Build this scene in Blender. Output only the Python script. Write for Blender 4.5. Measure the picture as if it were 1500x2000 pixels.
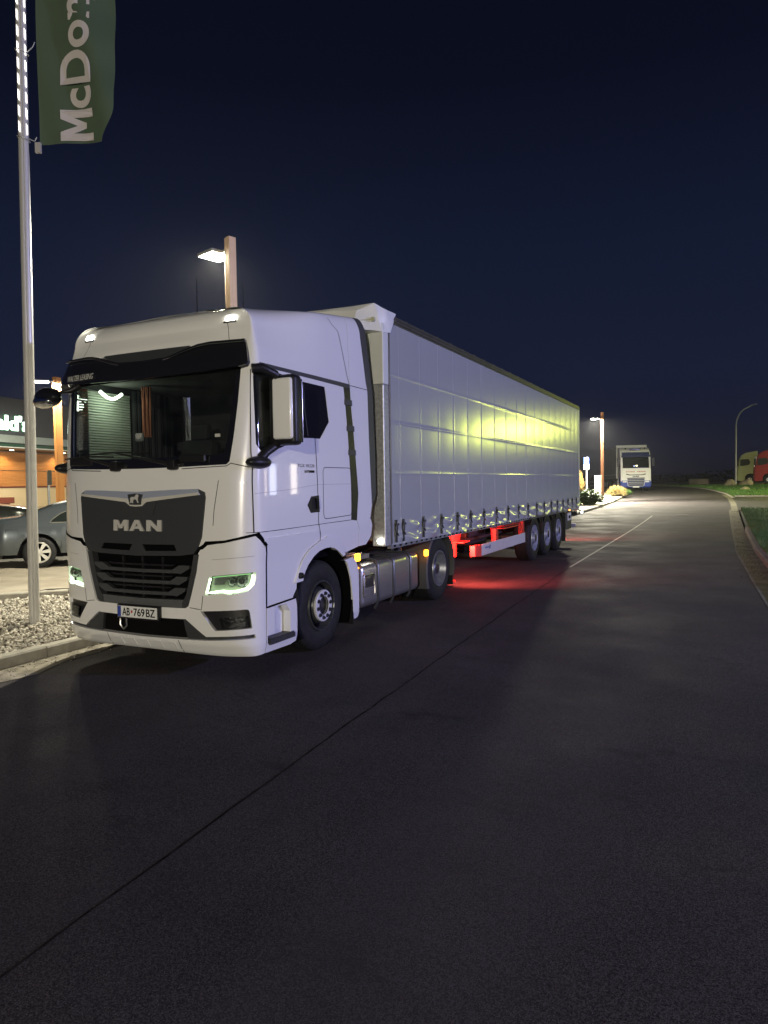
import bpy, bmesh, math, random
from mathutils import Vector, Matrix, geometry
random.seed(7)
R = math.radians
scn = bpy.context.scene
C = scn.collection
for o in list(bpy.data.objects): bpy.data.objects.remove(o)

# ------------------------------------------------------------------ camera
cam_d = bpy.data.cameras.new('camera'); cam = bpy.data.objects.new('camera', cam_d); C.objects.link(cam)
YAW, PIT, ROL = -0.4505, -0.0410, -0.0153
fw = Vector((math.sin(YAW)*math.cos(PIT), math.cos(YAW)*math.cos(PIT), math.sin(PIT)))
rt = Vector((math.cos(YAW), -math.sin(YAW), 0)); up = rt.cross(fw)
r2 = rt*math.cos(ROL)+up*math.sin(ROL); u2 = -rt*math.sin(ROL)+up*math.cos(ROL)
M = Matrix((r2, u2, -fw)).transposed().to_4x4(); M.translation = Vector((3.9349, -5.2626, 1.8509))
cam.matrix_world = M
cam_d.sensor_fit = 'VERTICAL'; cam_d.sensor_height = 36; cam_d.lens = 36*1379.6/2000
cam_d.clip_start = 0.05; cam_d.clip_end = 2000
scn.camera = cam
# ------------------------------------------------------------------ night sky
w = bpy.data.worlds.new('World'); scn.world = w; w.use_nodes = True
nt = w.node_tree; nt.nodes.clear()
wo = nt.nodes.new('ShaderNodeOutputWorld'); bg = nt.nodes.new('ShaderNodeBackground')
tc = nt.nodes.new('ShaderNodeTexCoord'); sp = nt.nodes.new('ShaderNodeSeparateXYZ'); cr = nt.nodes.new('ShaderNodeValToRGB')
nt.links.new(tc.outputs['Generated'], sp.inputs[0]); nt.links.new(sp.outputs['Z'], cr.inputs[0])
nt.links.new(cr.outputs[0], bg.inputs[0]); nt.links.new(bg.outputs[0], wo.inputs[0])
e = cr.color_ramp.elements
e[0].position = 0.0; e[0].color = (.0052, .0055, .012, 1)
e[1].position = 1.0; e[1].color = (.0010, .0013, .0045, 1)
for p, c in ((.04, (.0070, .0082, .021, 1)), (.14, (.0075, .0108, .031, 1)), (.30, (.0058, .0094, .027, 1)), (.48, (.0026, .0038, .012, 1))):
    k = e.new(p); k.color = c
bg.inputs[1].default_value = 1.0
scn.view_settings.view_transform = 'Standard'; scn.view_settings.look = 'None'
scn.view_settings.exposure = 0; scn.view_settings.gamma = 1
scn.cycles.max_bounces = 6; scn.cycles.diffuse_bounces = 2; scn.cycles.glossy_bounces = 4; scn.cycles.transparent_max_bounces = 8
scn.cycles.sample_clamp_indirect = 3.0

# ------------------------------------------------------------------ materials
MATS = {}
def mat(name, col, rough=.5, metal=0, coat=0, emit=None, es=0, var=0, vscale=8, bump=0, bscale=60, spec=.5, col2=None, detail=4, stretch=None, trans=0, rvar=0):
    if name in MATS: return MATS[name]
    m = bpy.data.materials.new(name); m.use_nodes = True
    N = m.node_tree.nodes; L = m.node_tree.links; b = N['Principled BSDF']
    b.inputs['Base Color'].default_value = (*col, 1); b.inputs['Roughness'].default_value = rough
    b.inputs['Metallic'].default_value = metal; b.inputs['Coat Weight'].default_value = coat
    b.inputs['Coat Roughness'].default_value = .03
    b.inputs['Specular IOR Level'].default_value = spec
    if trans: b.inputs['Transmission Weight'].default_value = trans
    if emit: b.inputs['Emission Color'].default_value = (*emit, 1); b.inputs['Emission Strength'].default_value = es
    if var or bump or col2 or rvar:
        t = N.new('ShaderNodeTexCoord'); mp = N.new('ShaderNodeMapping'); L.new(t.outputs['Object'], mp.inputs[0])
        if stretch: mp.inputs['Scale'].default_value = stretch
    if var or col2 or rvar:
        n = N.new('ShaderNodeTexNoise'); n.inputs['Scale'].default_value = vscale; n.inputs['Detail'].default_value = detail
        L.new(mp.outputs[0], n.inputs[0])
        r = N.new('ShaderNodeValToRGB'); r.color_ramp.elements[0].position = .35; r.color_ramp.elements[1].position = .65
        c2 = col2 or tuple(min(1, c*(1+var)) for c in col); c1 = col if col2 else tuple(c*(1-var) for c in col)
        r.color_ramp.elements[0].color = (*c1, 1); r.color_ramp.elements[1].color = (*c2, 1)
        L.new(n.outputs[0], r.inputs[0]); L.new(r.outputs[0], b.inputs['Base Color'])
        if rvar:
            mr = N.new('ShaderNodeMapRange'); mr.inputs[1].default_value = .3; mr.inputs[2].default_value = .7
            mr.inputs[3].default_value = rough-rvar; mr.inputs[4].default_value = rough+rvar
            L.new(n.outputs[0], mr.inputs[0]); L.new(mr.outputs[0], b.inputs['Roughness'])
    if bump:
        n2 = N.new('ShaderNodeTexNoise'); n2.inputs['Scale'].default_value = bscale; n2.inputs['Detail'].default_value = 3
        L.new(mp.outputs[0], n2.inputs[0]); bp = N.new('ShaderNodeBump'); bp.inputs['Strength'].default_value = bump
        bp.inputs['Distance'].default_value = .01
        L.new(n2.outputs[0], bp.inputs['Height']); L.new(bp.outputs[0], b.inputs['Normal'])
    MATS[name] = m; return m
def glow(name, col, s):
    if name in MATS: return MATS[name]
    m = bpy.data.materials.new(name); m.use_nodes = True; N = m.node_tree.nodes; N.clear()
    o = N.new('ShaderNodeOutputMaterial'); e = N.new('ShaderNodeEmission'); e.inputs[0].default_value = (*col, 1); e.inputs[1].default_value = s
    m.node_tree.links.new(e.outputs[0], o.inputs[0]); MATS[name] = m; return m
def glassmat(name, tint=(.5, .55, .55), refl=.06, dust=0.02, dcol=(.5, .55, .5), rough=.02):
    m = bpy.data.materials.new(name); m.use_nodes = True; N = m.node_tree.nodes; L = m.node_tree.links; N.clear()
    o = N.new('ShaderNodeOutputMaterial'); tr = N.new('ShaderNodeBsdfTransparent'); tr.inputs[0].default_value = (*tint, 1)
    g = N.new('ShaderNodeBsdfGlossy'); g.inputs['Roughness'].default_value = rough
    fr = N.new('ShaderNodeFresnel'); fr.inputs[0].default_value = 1.5
    d = N.new('ShaderNodeBsdfDiffuse'); d.inputs[0].default_value = (*dcol, 1)
    a = N.new('ShaderNodeMixShader'); b = N.new('ShaderNodeMixShader'); b.inputs[0].default_value = dust
    t = N.new('ShaderNodeTexCoord'); ns = N.new('ShaderNodeTexNoise'); ns.inputs['Scale'].default_value = 6; ns.inputs['Detail'].default_value = 8
    L.new(t.outputs['Object'], ns.inputs[0]); mr = N.new('ShaderNodeMapRange'); mr.inputs[1].default_value = .35; mr.inputs[2].default_value = .75
    mr.inputs[3].default_value = dust*.4; mr.inputs[4].default_value = dust*1.8; L.new(ns.outputs[0], mr.inputs[0]); L.new(mr.outputs[0], b.inputs[0])
    L.new(tr.outputs[0], b.inputs[1]); L.new(d.outputs[0], b.inputs[2])
    L.new(fr.outputs[0], a.inputs[0]); L.new(b.outputs[0], a.inputs[1]); L.new(g.outputs[0], a.inputs[2]); L.new(a.outputs[0], o.inputs[0])
    MATS[name] = m; return m

WHITE = mat('white_paint', (.80, .80, .80), .22, coat=1)
BLK = mat('black_plastic', (.011, .011, .013), .38, bump=.15, bscale=400, spec=.35)
GRYP = mat('grey_plastic', (.036, .038, .042), .5, bump=.1, bscale=300)
GLBLK = mat('gloss_black', (.008, .008, .010), .08, coat=1)
RUB = mat('tyre_rubber', (.012, .012, .014), .7, var=.3, vscale=14, bump=.3, bscale=90, spec=.3)
STEEL = mat('painted_rim_steel', (.24, .25, .28), .38, metal=.55, var=.12, vscale=20)
CHROME = mat('chrome', (.85, .85, .86), .07, metal=1)
SILV = mat('satin_silver', (.92, .90, .84), .2, metal=.45, coat=.5)
ALU = mat('brushed_aluminium', (.62, .61, .60), .30, metal=.9, var=.06, vscale=30, stretch=(1, .15, 4), bump=.05, bscale=80)
DARK = mat('dark_chassis', (.02, .02, .021), .6, var=.3, vscale=9)
GALV = mat('galvanised_steel', (.30, .31, .32), .45, metal=.5, col2=(.44, .45, .46), vscale=28)
REDP = mat('red_chassis_paint', (.50, .035, .03), .4, var=.12, vscale=8)
GASK = mat('seam_black', (.002, .002, .0025), .8, spec=.05)
INT = mat('cab_interior', (.022, .023, .025), .8, var=.2, vscale=5)
CURT = mat('curtain_vinyl', (.35, .365, .37), .21, bump=.03, bscale=6, spec=.8)
HOOD = mat('white_tarp', (.66, .67, .66), .45, var=.05, vscale=4, bump=.35, bscale=7)
WS = glassmat('windscreen_glass', (.56, .60, .60), dust=.010, dcol=(.55, .6, .55))
SG = glassmat('side_glass', (.45, .47, .47), dust=.03, dcol=(.5, .55, .5))
TINT = glassmat('tinted_visor', (.05, .05, .055), dust=.02, rough=.05, dcol=(.1, .1, .11))
LAMPG = glassmat('lamp_glass', (.92, .95, .93), dust=.01)
AMB = glow('amber_lamp', (1, .30, .01), 18)
REDL = glow('red_lamp', (1, .02, .02), 14)
WLED = glow('white_marker', (1, .97, .80), 30)
DRL = glow('daylight_strip', (.80, 1.0, .66), 6.0)

# ------------------------------------------------------------------ object helpers
ORI = {}
def thing(name, label, cat, loc=(0, 0, 0), group=None):
    o = bpy.data.objects.new(name, None); C.objects.link(o); o.location = loc; o.empty_display_size = .2
    o['label'] = label; o['category'] = cat
    if group: o['group'] = group
    ORI[o.name] = Vector(loc); return o
def tag(o, label, cat, group=None, kind=None):
    o['label'] = label; o['category'] = cat
    if group: o['group'] = group
    if kind: o['kind'] = kind
    return o
def obj(name, bm, m, parent=None, smooth=None, label=None, mats=None):
    me = bpy.data.meshes.new(name); o = bpy.data.objects.new(name, me); C.objects.link(o)
    off = Vector((0, 0, 0))
    if parent is not None:
        off = ORI[parent.name]; o.parent = parent
    ORI[o.name] = off
    if isinstance(bm, MB): bm = bm.b
    if off.length: bmesh.ops.translate(bm, vec=-off, verts=bm.verts)
    if smooth is not None:
        for f in bm.faces: f.smooth = True
        bm.edges.ensure_lookup_table()
        for ed in bm.edges:
            if len(ed.link_faces) == 2 and ed.calc_face_angle(0) > smooth: ed.smooth = False
    bm.to_mesh(me); bm.free()
    for x in (mats or [m]): me.materials.append(x)
    if label: o['label'] = label
    return o
def struct(name, bm, m, smooth=None):
    o = obj(name, bm, m, None, smooth); o['kind'] = 'structure'; return o

class MB:
    def __init__(s): s.b = bmesh.new()
    def box(s, x0, x1, y0, y1, z0, z1, bev=0, rot=None, seg=2, piv=None):
        r = bmesh.ops.create_cube(s.b, size=1); v = r['verts']
        bmesh.ops.scale(s.b, vec=(abs(x1-x0), abs(y1-y0), abs(z1-z0)), verts=v)
        if bev:
            es = list({e for q in v for e in q.link_edges})
            r = bmesh.ops.bevel(s.b, geom=es, offset=bev, segments=seg, affect='EDGES', profile=.5)
            v = list({q for f in r['faces'] for q in f.verts} | {q for q in v if q.is_valid})
        c = Vector(((x0+x1)/2, (y0+y1)/2, (z0+z1)/2))
        if rot is not None: bmesh.ops.transform(s.b, matrix=rot.to_4x4(), verts=v)
        bmesh.ops.translate(s.b, vec=c, verts=v); return s
    def cyl(s, p0, p1, r0, r1=None, seg=16, caps=True):
        p0 = Vector(p0); p1 = Vector(p1); r1 = r0 if r1 is None else r1
        d = p1-p0; q = d.to_track_quat('Z', 'Y').to_matrix().to_4x4(); q.translation = (p0+p1)/2
        bmesh.ops.create_cone(s.b, cap_ends=caps, segments=seg, radius1=r0, radius2=max(r1, 1e-4), depth=d.length, matrix=q); return s
    def tube(s, pts, r, seg=10, caps=True):
        pts = [Vector(p) for p in pts]; rs = r if isinstance(r, (list, tuple)) else [r]*len(pts)
        rings = []; ref = None
        for i, p in enumerate(pts):
            d = (pts[min(i+1, len(pts)-1)]-pts[max(i-1, 0)]).normalized()
            if ref is None: ref = d.orthogonal().normalized()
            ref = (ref-d*ref.dot(d)).normalized(); bb = d.cross(ref)
            rings.append([s.b.verts.new(p+(ref*math.cos(2*math.pi*k/seg)+bb*math.sin(2*math.pi*k/seg))*rs[i]) for k in range(seg)])
        for a, b in zip(rings, rings[1:]):
            for k in range(seg): s.b.faces.new((a[k], a[(k+1) % seg], b[(k+1) % seg], b[k]))
        if caps: s.b.faces.new(rings[0][::-1]); s.b.faces.new(rings[-1])
        return s
    def lathe(s, prof, c, axis='X', seg=48, a0=0, a1=2*math.pi):
        """prof: list of (along axis, radius)"""
        full = abs(a1-a0-2*math.pi) < 1e-6; n = seg if full else seg+1; c = Vector(c); rings = []
        for (t, r) in prof:
            ring = []
            for k in range(n):
                a = a0+(a1-a0)*k/seg; q = (r*math.cos(a), r*math.sin(a))
                v = (t, q[0], q[1]) if axis == 'X' else ((q[0], q[1], t) if axis == 'Z' else (q[0], t, q[1]))
                ring.append(s.b.verts.new(c+Vector(v)))
            rings.append(ring)
        for a, b in zip(rings, rings[1:]):
            for k in range(n if full else n-1):
                k2 = (k+1) % n
                s.b.faces.new((a[k], a[k2], b[k2], b[k]))
        return s
    def prism(s, poly, axis, a0, a1):
        """poly in the two other axes (in x,y,z order), extruded along axis"""
        def P(p, t): return {'X': (t, p[0], p[1]), 'Y': (p[0], t, p[1]), 'Z': (p[0], p[1], t)}[axis]
        A = [s.b.verts.new(P(p, a0)) for p in poly]; B = [s.b.verts.new(P(p, a1)) for p in poly]
        n = len(poly)
        s.b.faces.new(A); s.b.faces.new(B[::-1])
        for i in range(n): s.b.faces.new((A[i], B[i], B[(i+1) % n], A[(i+1) % n]))
        bmesh.ops.recalc_face_normals(s.b, faces=s.b.faces); return s
    def quad(s, *p): s.b.faces.new([s.b.verts.new(q) for q in p]); return s
    def sphere(s, c, r, sc=(1, 1, 1), sub=2):
        q = Matrix.Diagonal((sc[0], sc[1], sc[2], 1)); q.translation = Vector(c)
        bmesh.ops.create_icosphere(s.b, subdivisions=sub, radius=r, matrix=q); return s
    def hull(s, pts):
        v = [s.b.verts.new(p) for p in pts]; bmesh.ops.convex_hull(s.b, input=v); return s
    def xf(s, m): bmesh.ops.transform(s.b, matrix=m, verts=s.b.verts); return s
def textbm(txt, size, extrude=.004, bold=0.0, shear=0, space=1.0, align='CENTER', res=4):
    cu = bpy.data.curves.new('t', 'FONT'); cu.body = txt; cu.size = size; cu.extrude = extrude; cu.offset = bold
    cu.shear = shear; cu.space_character = space; cu.align_x = align; cu.resolution_u = res
    o = bpy.data.objects.new('t', cu); C.objects.link(o)
    me = bpy.data.meshes.new_from_object(o, depsgraph=None) if False else o.to_mesh()
    b = bmesh.new(); b.from_mesh(me); o.to_mesh_clear(); bpy.data.objects.remove(o); bpy.data.curves.remove(cu)
    m = MB(); m.b.free(); m.b = b; return m
def fit(m, x0, x1, y0, y1):
    """stretch text mesh into a rectangle"""
    xs = [v.co.x for v in m.b.verts]; ys = [v.co.y for v in m.b.verts]
    for v in m.b.verts:
        v.co.x = x0+(v.co.x-min(xs))/(max(xs)-min(xs))*(x1-x0) if False else v.co.x
    a, b, c, d = min(xs), max(xs), min(ys), max(ys)
    for v in m.b.verts:
        v.co.x = x0+(v.co.x-a)/(b-a)*(x1-x0); v.co.y = y0+(v.co.y-c)/(d-c)*(y1-y0)
    return m
def copytree(root, loc, rz, label):
    r = root.copy(); C.objects.link(r); r.location = loc; r.rotation_euler = (0, 0, rz); r['label'] = label
    for ch in list(root.children):
        c = ch.copy(); C.objects.link(c); c.parent = r
        for g in ch.children:
            d = g.copy(); C.objects.link(d); d.parent = c
    return r
def lamp_light(name, kind, loc, energy, col, size=.4, parent=None, rot=(0, 0, 0), spot=None, blend=.5, spread=None):
    l = bpy.data.lights.new(name, kind); l.energy = energy; l.color = col
    if kind == 'AREA': l.size = size; l.shape = 'SQUARE'
    elif kind in ('POINT', 'SPOT'): l.shadow_soft_size = size
    if kind == 'AREA' and spread: l.spread = spread
    if spot: l.spot_size = spot; l.spot_blend = blend
    o = bpy.data.objects.new(name, l); C.objects.link(o); o.location = loc; o.rotation_euler = rot
    if parent: o.parent = parent
    return o
MPOLY = [(0, 0), (0, 1), (.29, 1), (.5, .50), (.71, 1), (1, 1), (1, 0), (.75, 0), (.75, .60), (.59, .22), (.41, .22), (.25, .60), (.25, 0)]
APOLY = [(0, 0), (.36, 1), (.64, 1), (1, 0), (.74, 0), (.67, .2), (.33, .2), (.26, 0)]; AHOLE = [(.41, .42), (.59, .42), (.5, .70)]
NPOLY = [(0, 0), (0, 1), (.28, 1), (.74, .42), (.74, 1), (1, 1), (1, 0), (.73, 0), (.26, .58), (.26, 0)]
def mcd(x0, x1, y0, y1, ext, bold, res=5):
    t = fit(textbm("cDonald's", 1, ext, bold, res=res), x0+(x1-x0)*.145, x1, y0, y1)
    M_ = MB(); M_.prism([(x0+(x1-x0)*.138*a, y0+(y1-y0)*b*.97) for a, b in MPOLY], 'Z', -ext, ext)
    bmesh.ops.subdivide_edges(M_.b, edges=M_.b.edges[:], cuts=3)
    me = bpy.data.meshes.new('t'); M_.b.to_mesh(me); t.b.from_mesh(me); bpy.data.meshes.remove(me); return t
def sm(t): t = max(0, min(1, t)); return t*t*(3-2*t)
def H(y): return 1.0*sm((y-18)/55)+.15*sm((y-73)/30)
# ------------------------------------------------------------------ ground, road, kerbs
def interp(T, y):
    if y <= T[0][0]: return T[0][1]
    for (a, p), (b, q) in zip(T, T[1:]):
        if y <= b: return p+(q-p)*(y-a)/(b-a)
    return T[-1][1]
KL = [(-14, -2.72), (28, -2.70), (36, -2.50), (42, -2.45), (47, -2.6), (50, -3.0), (52.5, -4.0), (54, -5.6), (55, -8), (56, -14), (57, -26)]
KR = [(-14, 7.6), (-6, 6.2), (0, 5.4), (5, 4.95), (9, 4.78), (14, 4.6), (22, 4.55), (40, 4.5), (46, 4.35), (52, 3.9), (58, 3.0), (64, 1.9), (70, .2), (76, -2.4), (82, -6), (90, -12)]
def zc(x, y):   # cross section height of the land left of the road
    return H(y)+.15+.90*sm((-x-8)/15)
def strip(rows, nx, z):
    m = MB(); prev = None
    for (y, x0, x1) in rows:
        cur = [m.b.verts.new((x0+(x1-x0)*i/nx, y, z(x0+(x1-x0)*i/nx, y))) for i in range(nx+1)]
        if prev:
            for i in range(nx): m.b.faces.new((prev[i], prev[i+1], cur[i+1], cur[i]))
        prev = cur
    return m
ys = [-14+i*1.0 for i in range(108)]
def asphalt(name, c1, c2, rough=.82, joint=False):
    m = bpy.data.materials.new(name); m.use_nodes = True; N = m.node_tree.nodes; L = m.node_tree.links; b = N['Principled BSDF']
    t = N.new('ShaderNodeTexCoord'); O = t.outputs['Object']
    def noise(s, d=4, rough=.6, sc=None):
        n = N.new('ShaderNodeTexNoise'); n.inputs['Scale'].default_value = s; n.inputs['Detail'].default_value = d; n.inputs['Roughness'].default_value = rough
        if sc:
            mp = N.new('ShaderNodeMapping'); mp.inputs['Scale'].default_value = sc; L.new(O, mp.inputs[0]); L.new(mp.outputs[0], n.inputs[0])
        else: L.new(O, n.inputs[0])
        return n.outputs[0]
    def ramp(f, a, b_, ca, cb):
        r = N.new('ShaderNodeValToRGB'); r.color_ramp.elements[0].position = a; r.color_ramp.elements[1].position = b_
        r.color_ramp.elements[0].color = (*ca, 1); r.color_ramp.elements[1].color = (*cb, 1); L.new(f, r.inputs[0]); return r.outputs[0]
    def mix(f, a, b_, mode='MIX', fac=1):
        x = N.new('ShaderNodeMix'); x.data_type = 'RGBA'; x.blend_type = mode
        if f is None: x.inputs[0].default_value = fac
        else: L.new(f, x.inputs[0])
        L.new(a, x.inputs[6]); 
        if isinstance(b_, tuple): x.inputs[7].default_value = (*b_, 1)
        else: L.new(b_, x.inputs[7])
        return x.outputs[2]
    base = ramp(noise(.55, 6), .35, .7, c1, c2)
    v = N.new('ShaderNodeTexVoronoi'); v.inputs['Scale'].default_value = 210; L.new(O, v.inputs[0])
    agg = ramp(v.outputs['Color'], .25, .95, (.35, .35, .36), (2.0, 1.98, 1.95))
    c = mix(None, base, agg, 'MULTIPLY')
    fleck = ramp(noise(160, 2), .66, .72, (0, 0, 0), (1, 1, 1)); c = mix(fleck, c, (.22, .21, .20))
    stain = ramp(noise(1.5, 7, .72, (.55, 1.2, 1)), .57, .70, (0, 0, 0), (.62, .62, .62)); c = mix(stain, c, (.018, .0165, .0175))
    worn = ramp(noise(.35, 3, .5, (1.6, .12, 1)), .50, .68, (0, 0, 0), (.35, .35, .35)); c = mix(worn, c, (.085, .078, .080))
    L.new(c, b.inputs['Base Color'])
    b.inputs['Specular IOR Level'].default_value = .16
    rr = ramp(noise(.8, 5), .35, .65, (rough-.08,)*3, (rough+.1,)*3); L.new(rr, b.inputs['Roughness'])
    bp = N.new('ShaderNodeBump'); bp.inputs['Strength'].default_value = .22; bp.inputs['Distance'].default_value = .004
    L.new(v.outputs['Distance'], bp.inputs['Height']); L.new(bp.outputs[0], b.inputs['Normal'])
    MATS[name] = m; return m
ASP = asphalt('road_asphalt', (.050, .0445, .047), (.074, .066, .068))
ASP2 = asphalt('side_road_asphalt', (.06, .058, .055), (.085, .08, .075))
EARTH = mat('ground_soil', (.03, .032, .018), .9, col2=(.05, .06, .025), vscale=.6)
GRASSM = mat('lawn_green', (.025, .065, .015), .85, col2=(.06, .11, .028), vscale=5, bump=.8, bscale=40)
CONC = mat('kerb_concrete', (.30, .28, .24), .8, col2=(.40, .38, .33), vscale=9, bump=.4, bscale=80)
GUT = mat('gutter_concrete', (.10, .09, .065), .85, col2=(.19, .175, .13), vscale=2.2, detail=8, bump=.5, bscale=60)
DIRT = mat('dirty_sand', (.16, .14, .11), .9, col2=(.34, .31, .25), vscale=7, detail=8, bump=.9, bscale=45)
struct('ground', strip([(-56+i*8, -120, 160) for i in range(40)], 40, lambda x, y: H(y)-.06+(.90*sm((-x-8)/15) if y < 58 else .9*sm((-x-8)/15)*sm((66-y)/8))), EARTH, 1)
struct('road', strip([(y, interp(KL, y) if y < 57 else -30, interp(KR, y)) for y in ys], 14, lambda x, y: H(y)), ASP, 1)
# verge sheets
def left_rows(): return [(y, -60, interp(KL, y)-.14) for y in ys if y <= 57]
PAVE = mat('car_park_paving', (.24, .21, .165), .8, col2=(.31, .275, .22), vscale=2.5, bump=.3, bscale=30)
struct('car_park', strip([(y, -60, -4.9 if y > 3.9 else -6.4) for y in [i*1. for i in range(-14, 33)]], 40, lambda x, y: zc(x, y)-.006), PAVE, 1)
struct('verge', strip([(y, -4.9, interp(KL, y)-.14) for y in ys if 3.0 <= y <= 30], 5, lambda x, y: H(y)+.115), mat('verge_gravel', (.22, .20, .16), .9, col2=(.36, .34, .29), vscale=22, bump=1, bscale=60), 1)
struct('lawn', strip([(y, -40, interp(KL, y)-1.3) for y in ys if 30 <= y <= 55], 10, lambda x, y: H(y)+.13), GRASSM, 1)
struct('gravel_border', strip([(y, interp(KL, y)-1.35, interp(KL, y)-.14) for y in ys if 30 <= y <= 53], 3, lambda x, y: H(y)+.125), mat('pale_gravel', (.35, .33, .27), .9, col2=(.5, .48, .42), vscale=25, bump=1, bscale=60), 1)
bedp = [(-2.86, -9.0), (-2.86, 4.2), (-4.7, 4.2), (-5.0, 3.45), (-6.35, 2.0), (-8.5, -.6), (-12, -4.5), (-12, -9)]
m = MB(); m.b.faces.new([m.b.verts.new((x, y, .075)) for x, y in bedp]); struct('planting_bed_soil', m, mat('bed_soil', (.09, .075, .055), .95, col2=(.03, .026, .02), vscale=30))
def inpoly(x, y, P):
    c = False; n = len(P)
    for i in range(n):
        x1, y1 = P[i]; x2, y2 = P[(i+1) % n]
        if (y1 > y) != (y2 > y) and x < (x2-x1)*(y-y1)/(y2-y1)+x1: c = not c
    return c
# kerbs : real stones with joints, along a polyline
def kerb(name, pts, wd=.14, h=.13, L0=1.0, side=1, zf=H, m=CONC, z0=-.05):
    mm = MB(); d = 0
    P = [Vector((x, y, 0)) for x, y in pts]
    seg = []
    for a, b in zip(P, P[1:]):
        n = max(1, round((b-a).length/L0))
        for i in range(n): seg.append((a+(b-a)*i/n, a+(b-a)*(i+1)/n))
    for a, b in seg:
        t = (b-a).normalized(); nrm = Vector((-t.y, t.x, 0))*side; g = .006
        a2 = a+t*g; b2 = b-t*g; j = random.uniform(-.003, .003)
        za, zb = zf(a.y), zf(b.y); bv = .018
        ring = []
        for p, z in ((a2, za), (b2, zb)):
            ring.append([mm.b.verts.new(p+nrm*o+Vector((0, 0, z+q))) for o, q in ((0, z0), (0, h-bv+j), (bv, h+j), (wd, h+j), (wd, z0))])
        for k in range(4): mm.b.faces.new((ring[0][k], ring[0][k+1], ring[1][k+1], ring[1][k]))
        mm.b.faces.new(ring[0]); mm.b.faces.new(ring[1][::-1])
    bmesh.ops.recalc_face_normals(mm.b, faces=mm.b.faces)
    o = obj(name, mm, m); o['kind'] = 'structure'; return o
kerb('kerb_left', [(x, y) for y, x in KL if y <= 57], side=1)
kerb('kerb_right', [(x, y) for y, x in KR if y <= 34.4], side=-1, m=mat('kerb_right_concrete', (.11, .08, .075), .85, col2=(.22, .17, .14), vscale=6, bump=.4, bscale=80))
kerb('kerb_far_right', [(x, y) for y, x in KR if y >= 46], side=-1, h=.06)
kerb('kerb_bed', [(-4.85, 4.2), (-5.0, 3.5), (-6.35, 2.05), (-8.5, -.55), (-12, -4.4)], side=-1, wd=.1, h=.20, zf=lambda y: 0)
# sand and dirt washed up along the left gutter
rows = []
for i in range(60):
    y = -10+i*.25
    rows.append((y, -2.72, -2.36+.10*math.sin(i*.55)+.05*math.sin(i*1.7)))
struct('gutter_sand', strip(rows, 6, lambda x, y: .006+.012*max(0, (-x-2.5))), DIRT, 1)
# gutter slabs on the right
struct('gutter_right', strip([(y, interp(KR, y)-.42, interp(KR, y)) for y in [6+i*.5 for i in range(57)]]+[(y, interp(KR, y)-.3, interp(KR, y)) for y in range(35, 52)], 4, lambda x, y: H(y)+.005), GUT, 1)
# verge on the right: grass, with a side road joining
LAWNR = struct('lawn_right', strip([(y, interp(KR, y)+.13, 60) for y in ys if y <= 34.6], 30, lambda x, y: H(y)+.10+.02*math.sin(x*3.1+y*2.3)), GRASSM, 1)
struct('side_road', strip([(y, interp(KR, y), 60) for y in [34.5, 37, 40, 43, 46, 47.6]], 12, lambda x, y: H(y)+.008), ASP2, 1)
struct('lawn_far_right', strip([(y, interp(KR, y)+.13, 60) for y in [47.7+i*1.5 for i in range(23)]], 20, lambda x, y: H(y)+.06), GRASSM, 1)
struct('truck_park', strip([(y, -6, 90) for y in (82.5, 90, 100, 110, 120, 140)], 10, lambda x, y: H(y)+.07), mat('pale_gravel_yard', (.30, .27, .17), .9, col2=(.36, .33, .22), vscale=1.5), 1)
kerb('kerb_side_near', [(4.6, 34.45), (20, 34.45), (60, 34.45)], side=-1, h=.115, wd=.3, L0=2)
kerb('kerb_side_far', [(4.5, 47.7), (20, 47.7), (60, 47.7)], side=1, h=.09, wd=.3, L0=2)
# markings and joints
LINE = mat('worn_white_line', (.42, .40, .34), .7, col2=(.13, .125, .11), vscale=24, detail=6)
TAR = mat('tar_joint', (.006, .0055, .0055), .95, spec=.05, col2=(.035, .032, .032), vscale=9, detail=6)
def ribbon(name, pts, wd, m, dz=.004, wob=0):
    mm = MB(); pr = None; P = []
    for (x0, y0), (x1, y1) in zip(pts, pts[1:]):
        n = max(1, int(abs(y1-y0)+abs(x1-x0))*4)
        for i in range(n): P.append((x0+(x1-x0)*i/n, y0+(y1-y0)*i/n))
    P.append(pts[-1])
    for i, (x, y) in enumerate(P):
        a = P[max(0, i-1)]; b = P[min(len(P)-1, i+1)]; t = Vector((b[0]-a[0], b[1]-a[1])).normalized(); n = Vector((-t.y, t.x))
        j = random.uniform(-wob, wob); w_ = wd*(1+random.uniform(-.3, .3)*(wob > 0))
        cur = [mm.b.verts.new((x+n.x*(j+s*w_/2), y+n.y*(j+s*w_/2), H(y)+dz)) for s in (-1, 1)]
        if pr: mm.b.faces.new((pr[0], pr[1], cur[1], cur[0]))
        pr = cur
    return struct(name, mm, m)
ribbon('road_joint', [(1.62, -6.2), (1.45, -3.2), (1.34, -.86), (1.15, 4), (.97, 9.7)], .014, TAR, .003, .009)
ribbon('road_center_line', [(.97, 9.9), (.9, 18), (.85, 30)], .05, LINE, .005)
ribbon('road_cross_line', [(-2.3, 28.4), (-.5, 28.7)], .06, LINE, .005)
m = MB(); m.lathe([(0, .0001), (0, .27), (-.004, .29)], (2.16, 30.9, H(30.9)+.007), 'Z', 24); mh = obj('manhole_cover', m, mat('cast_iron', (.05, .048, .045), .5, metal=.4, bump=.8, bscale=60)); tag(mh, 'round iron manhole cover set in the far road', 'manhole cover')
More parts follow.
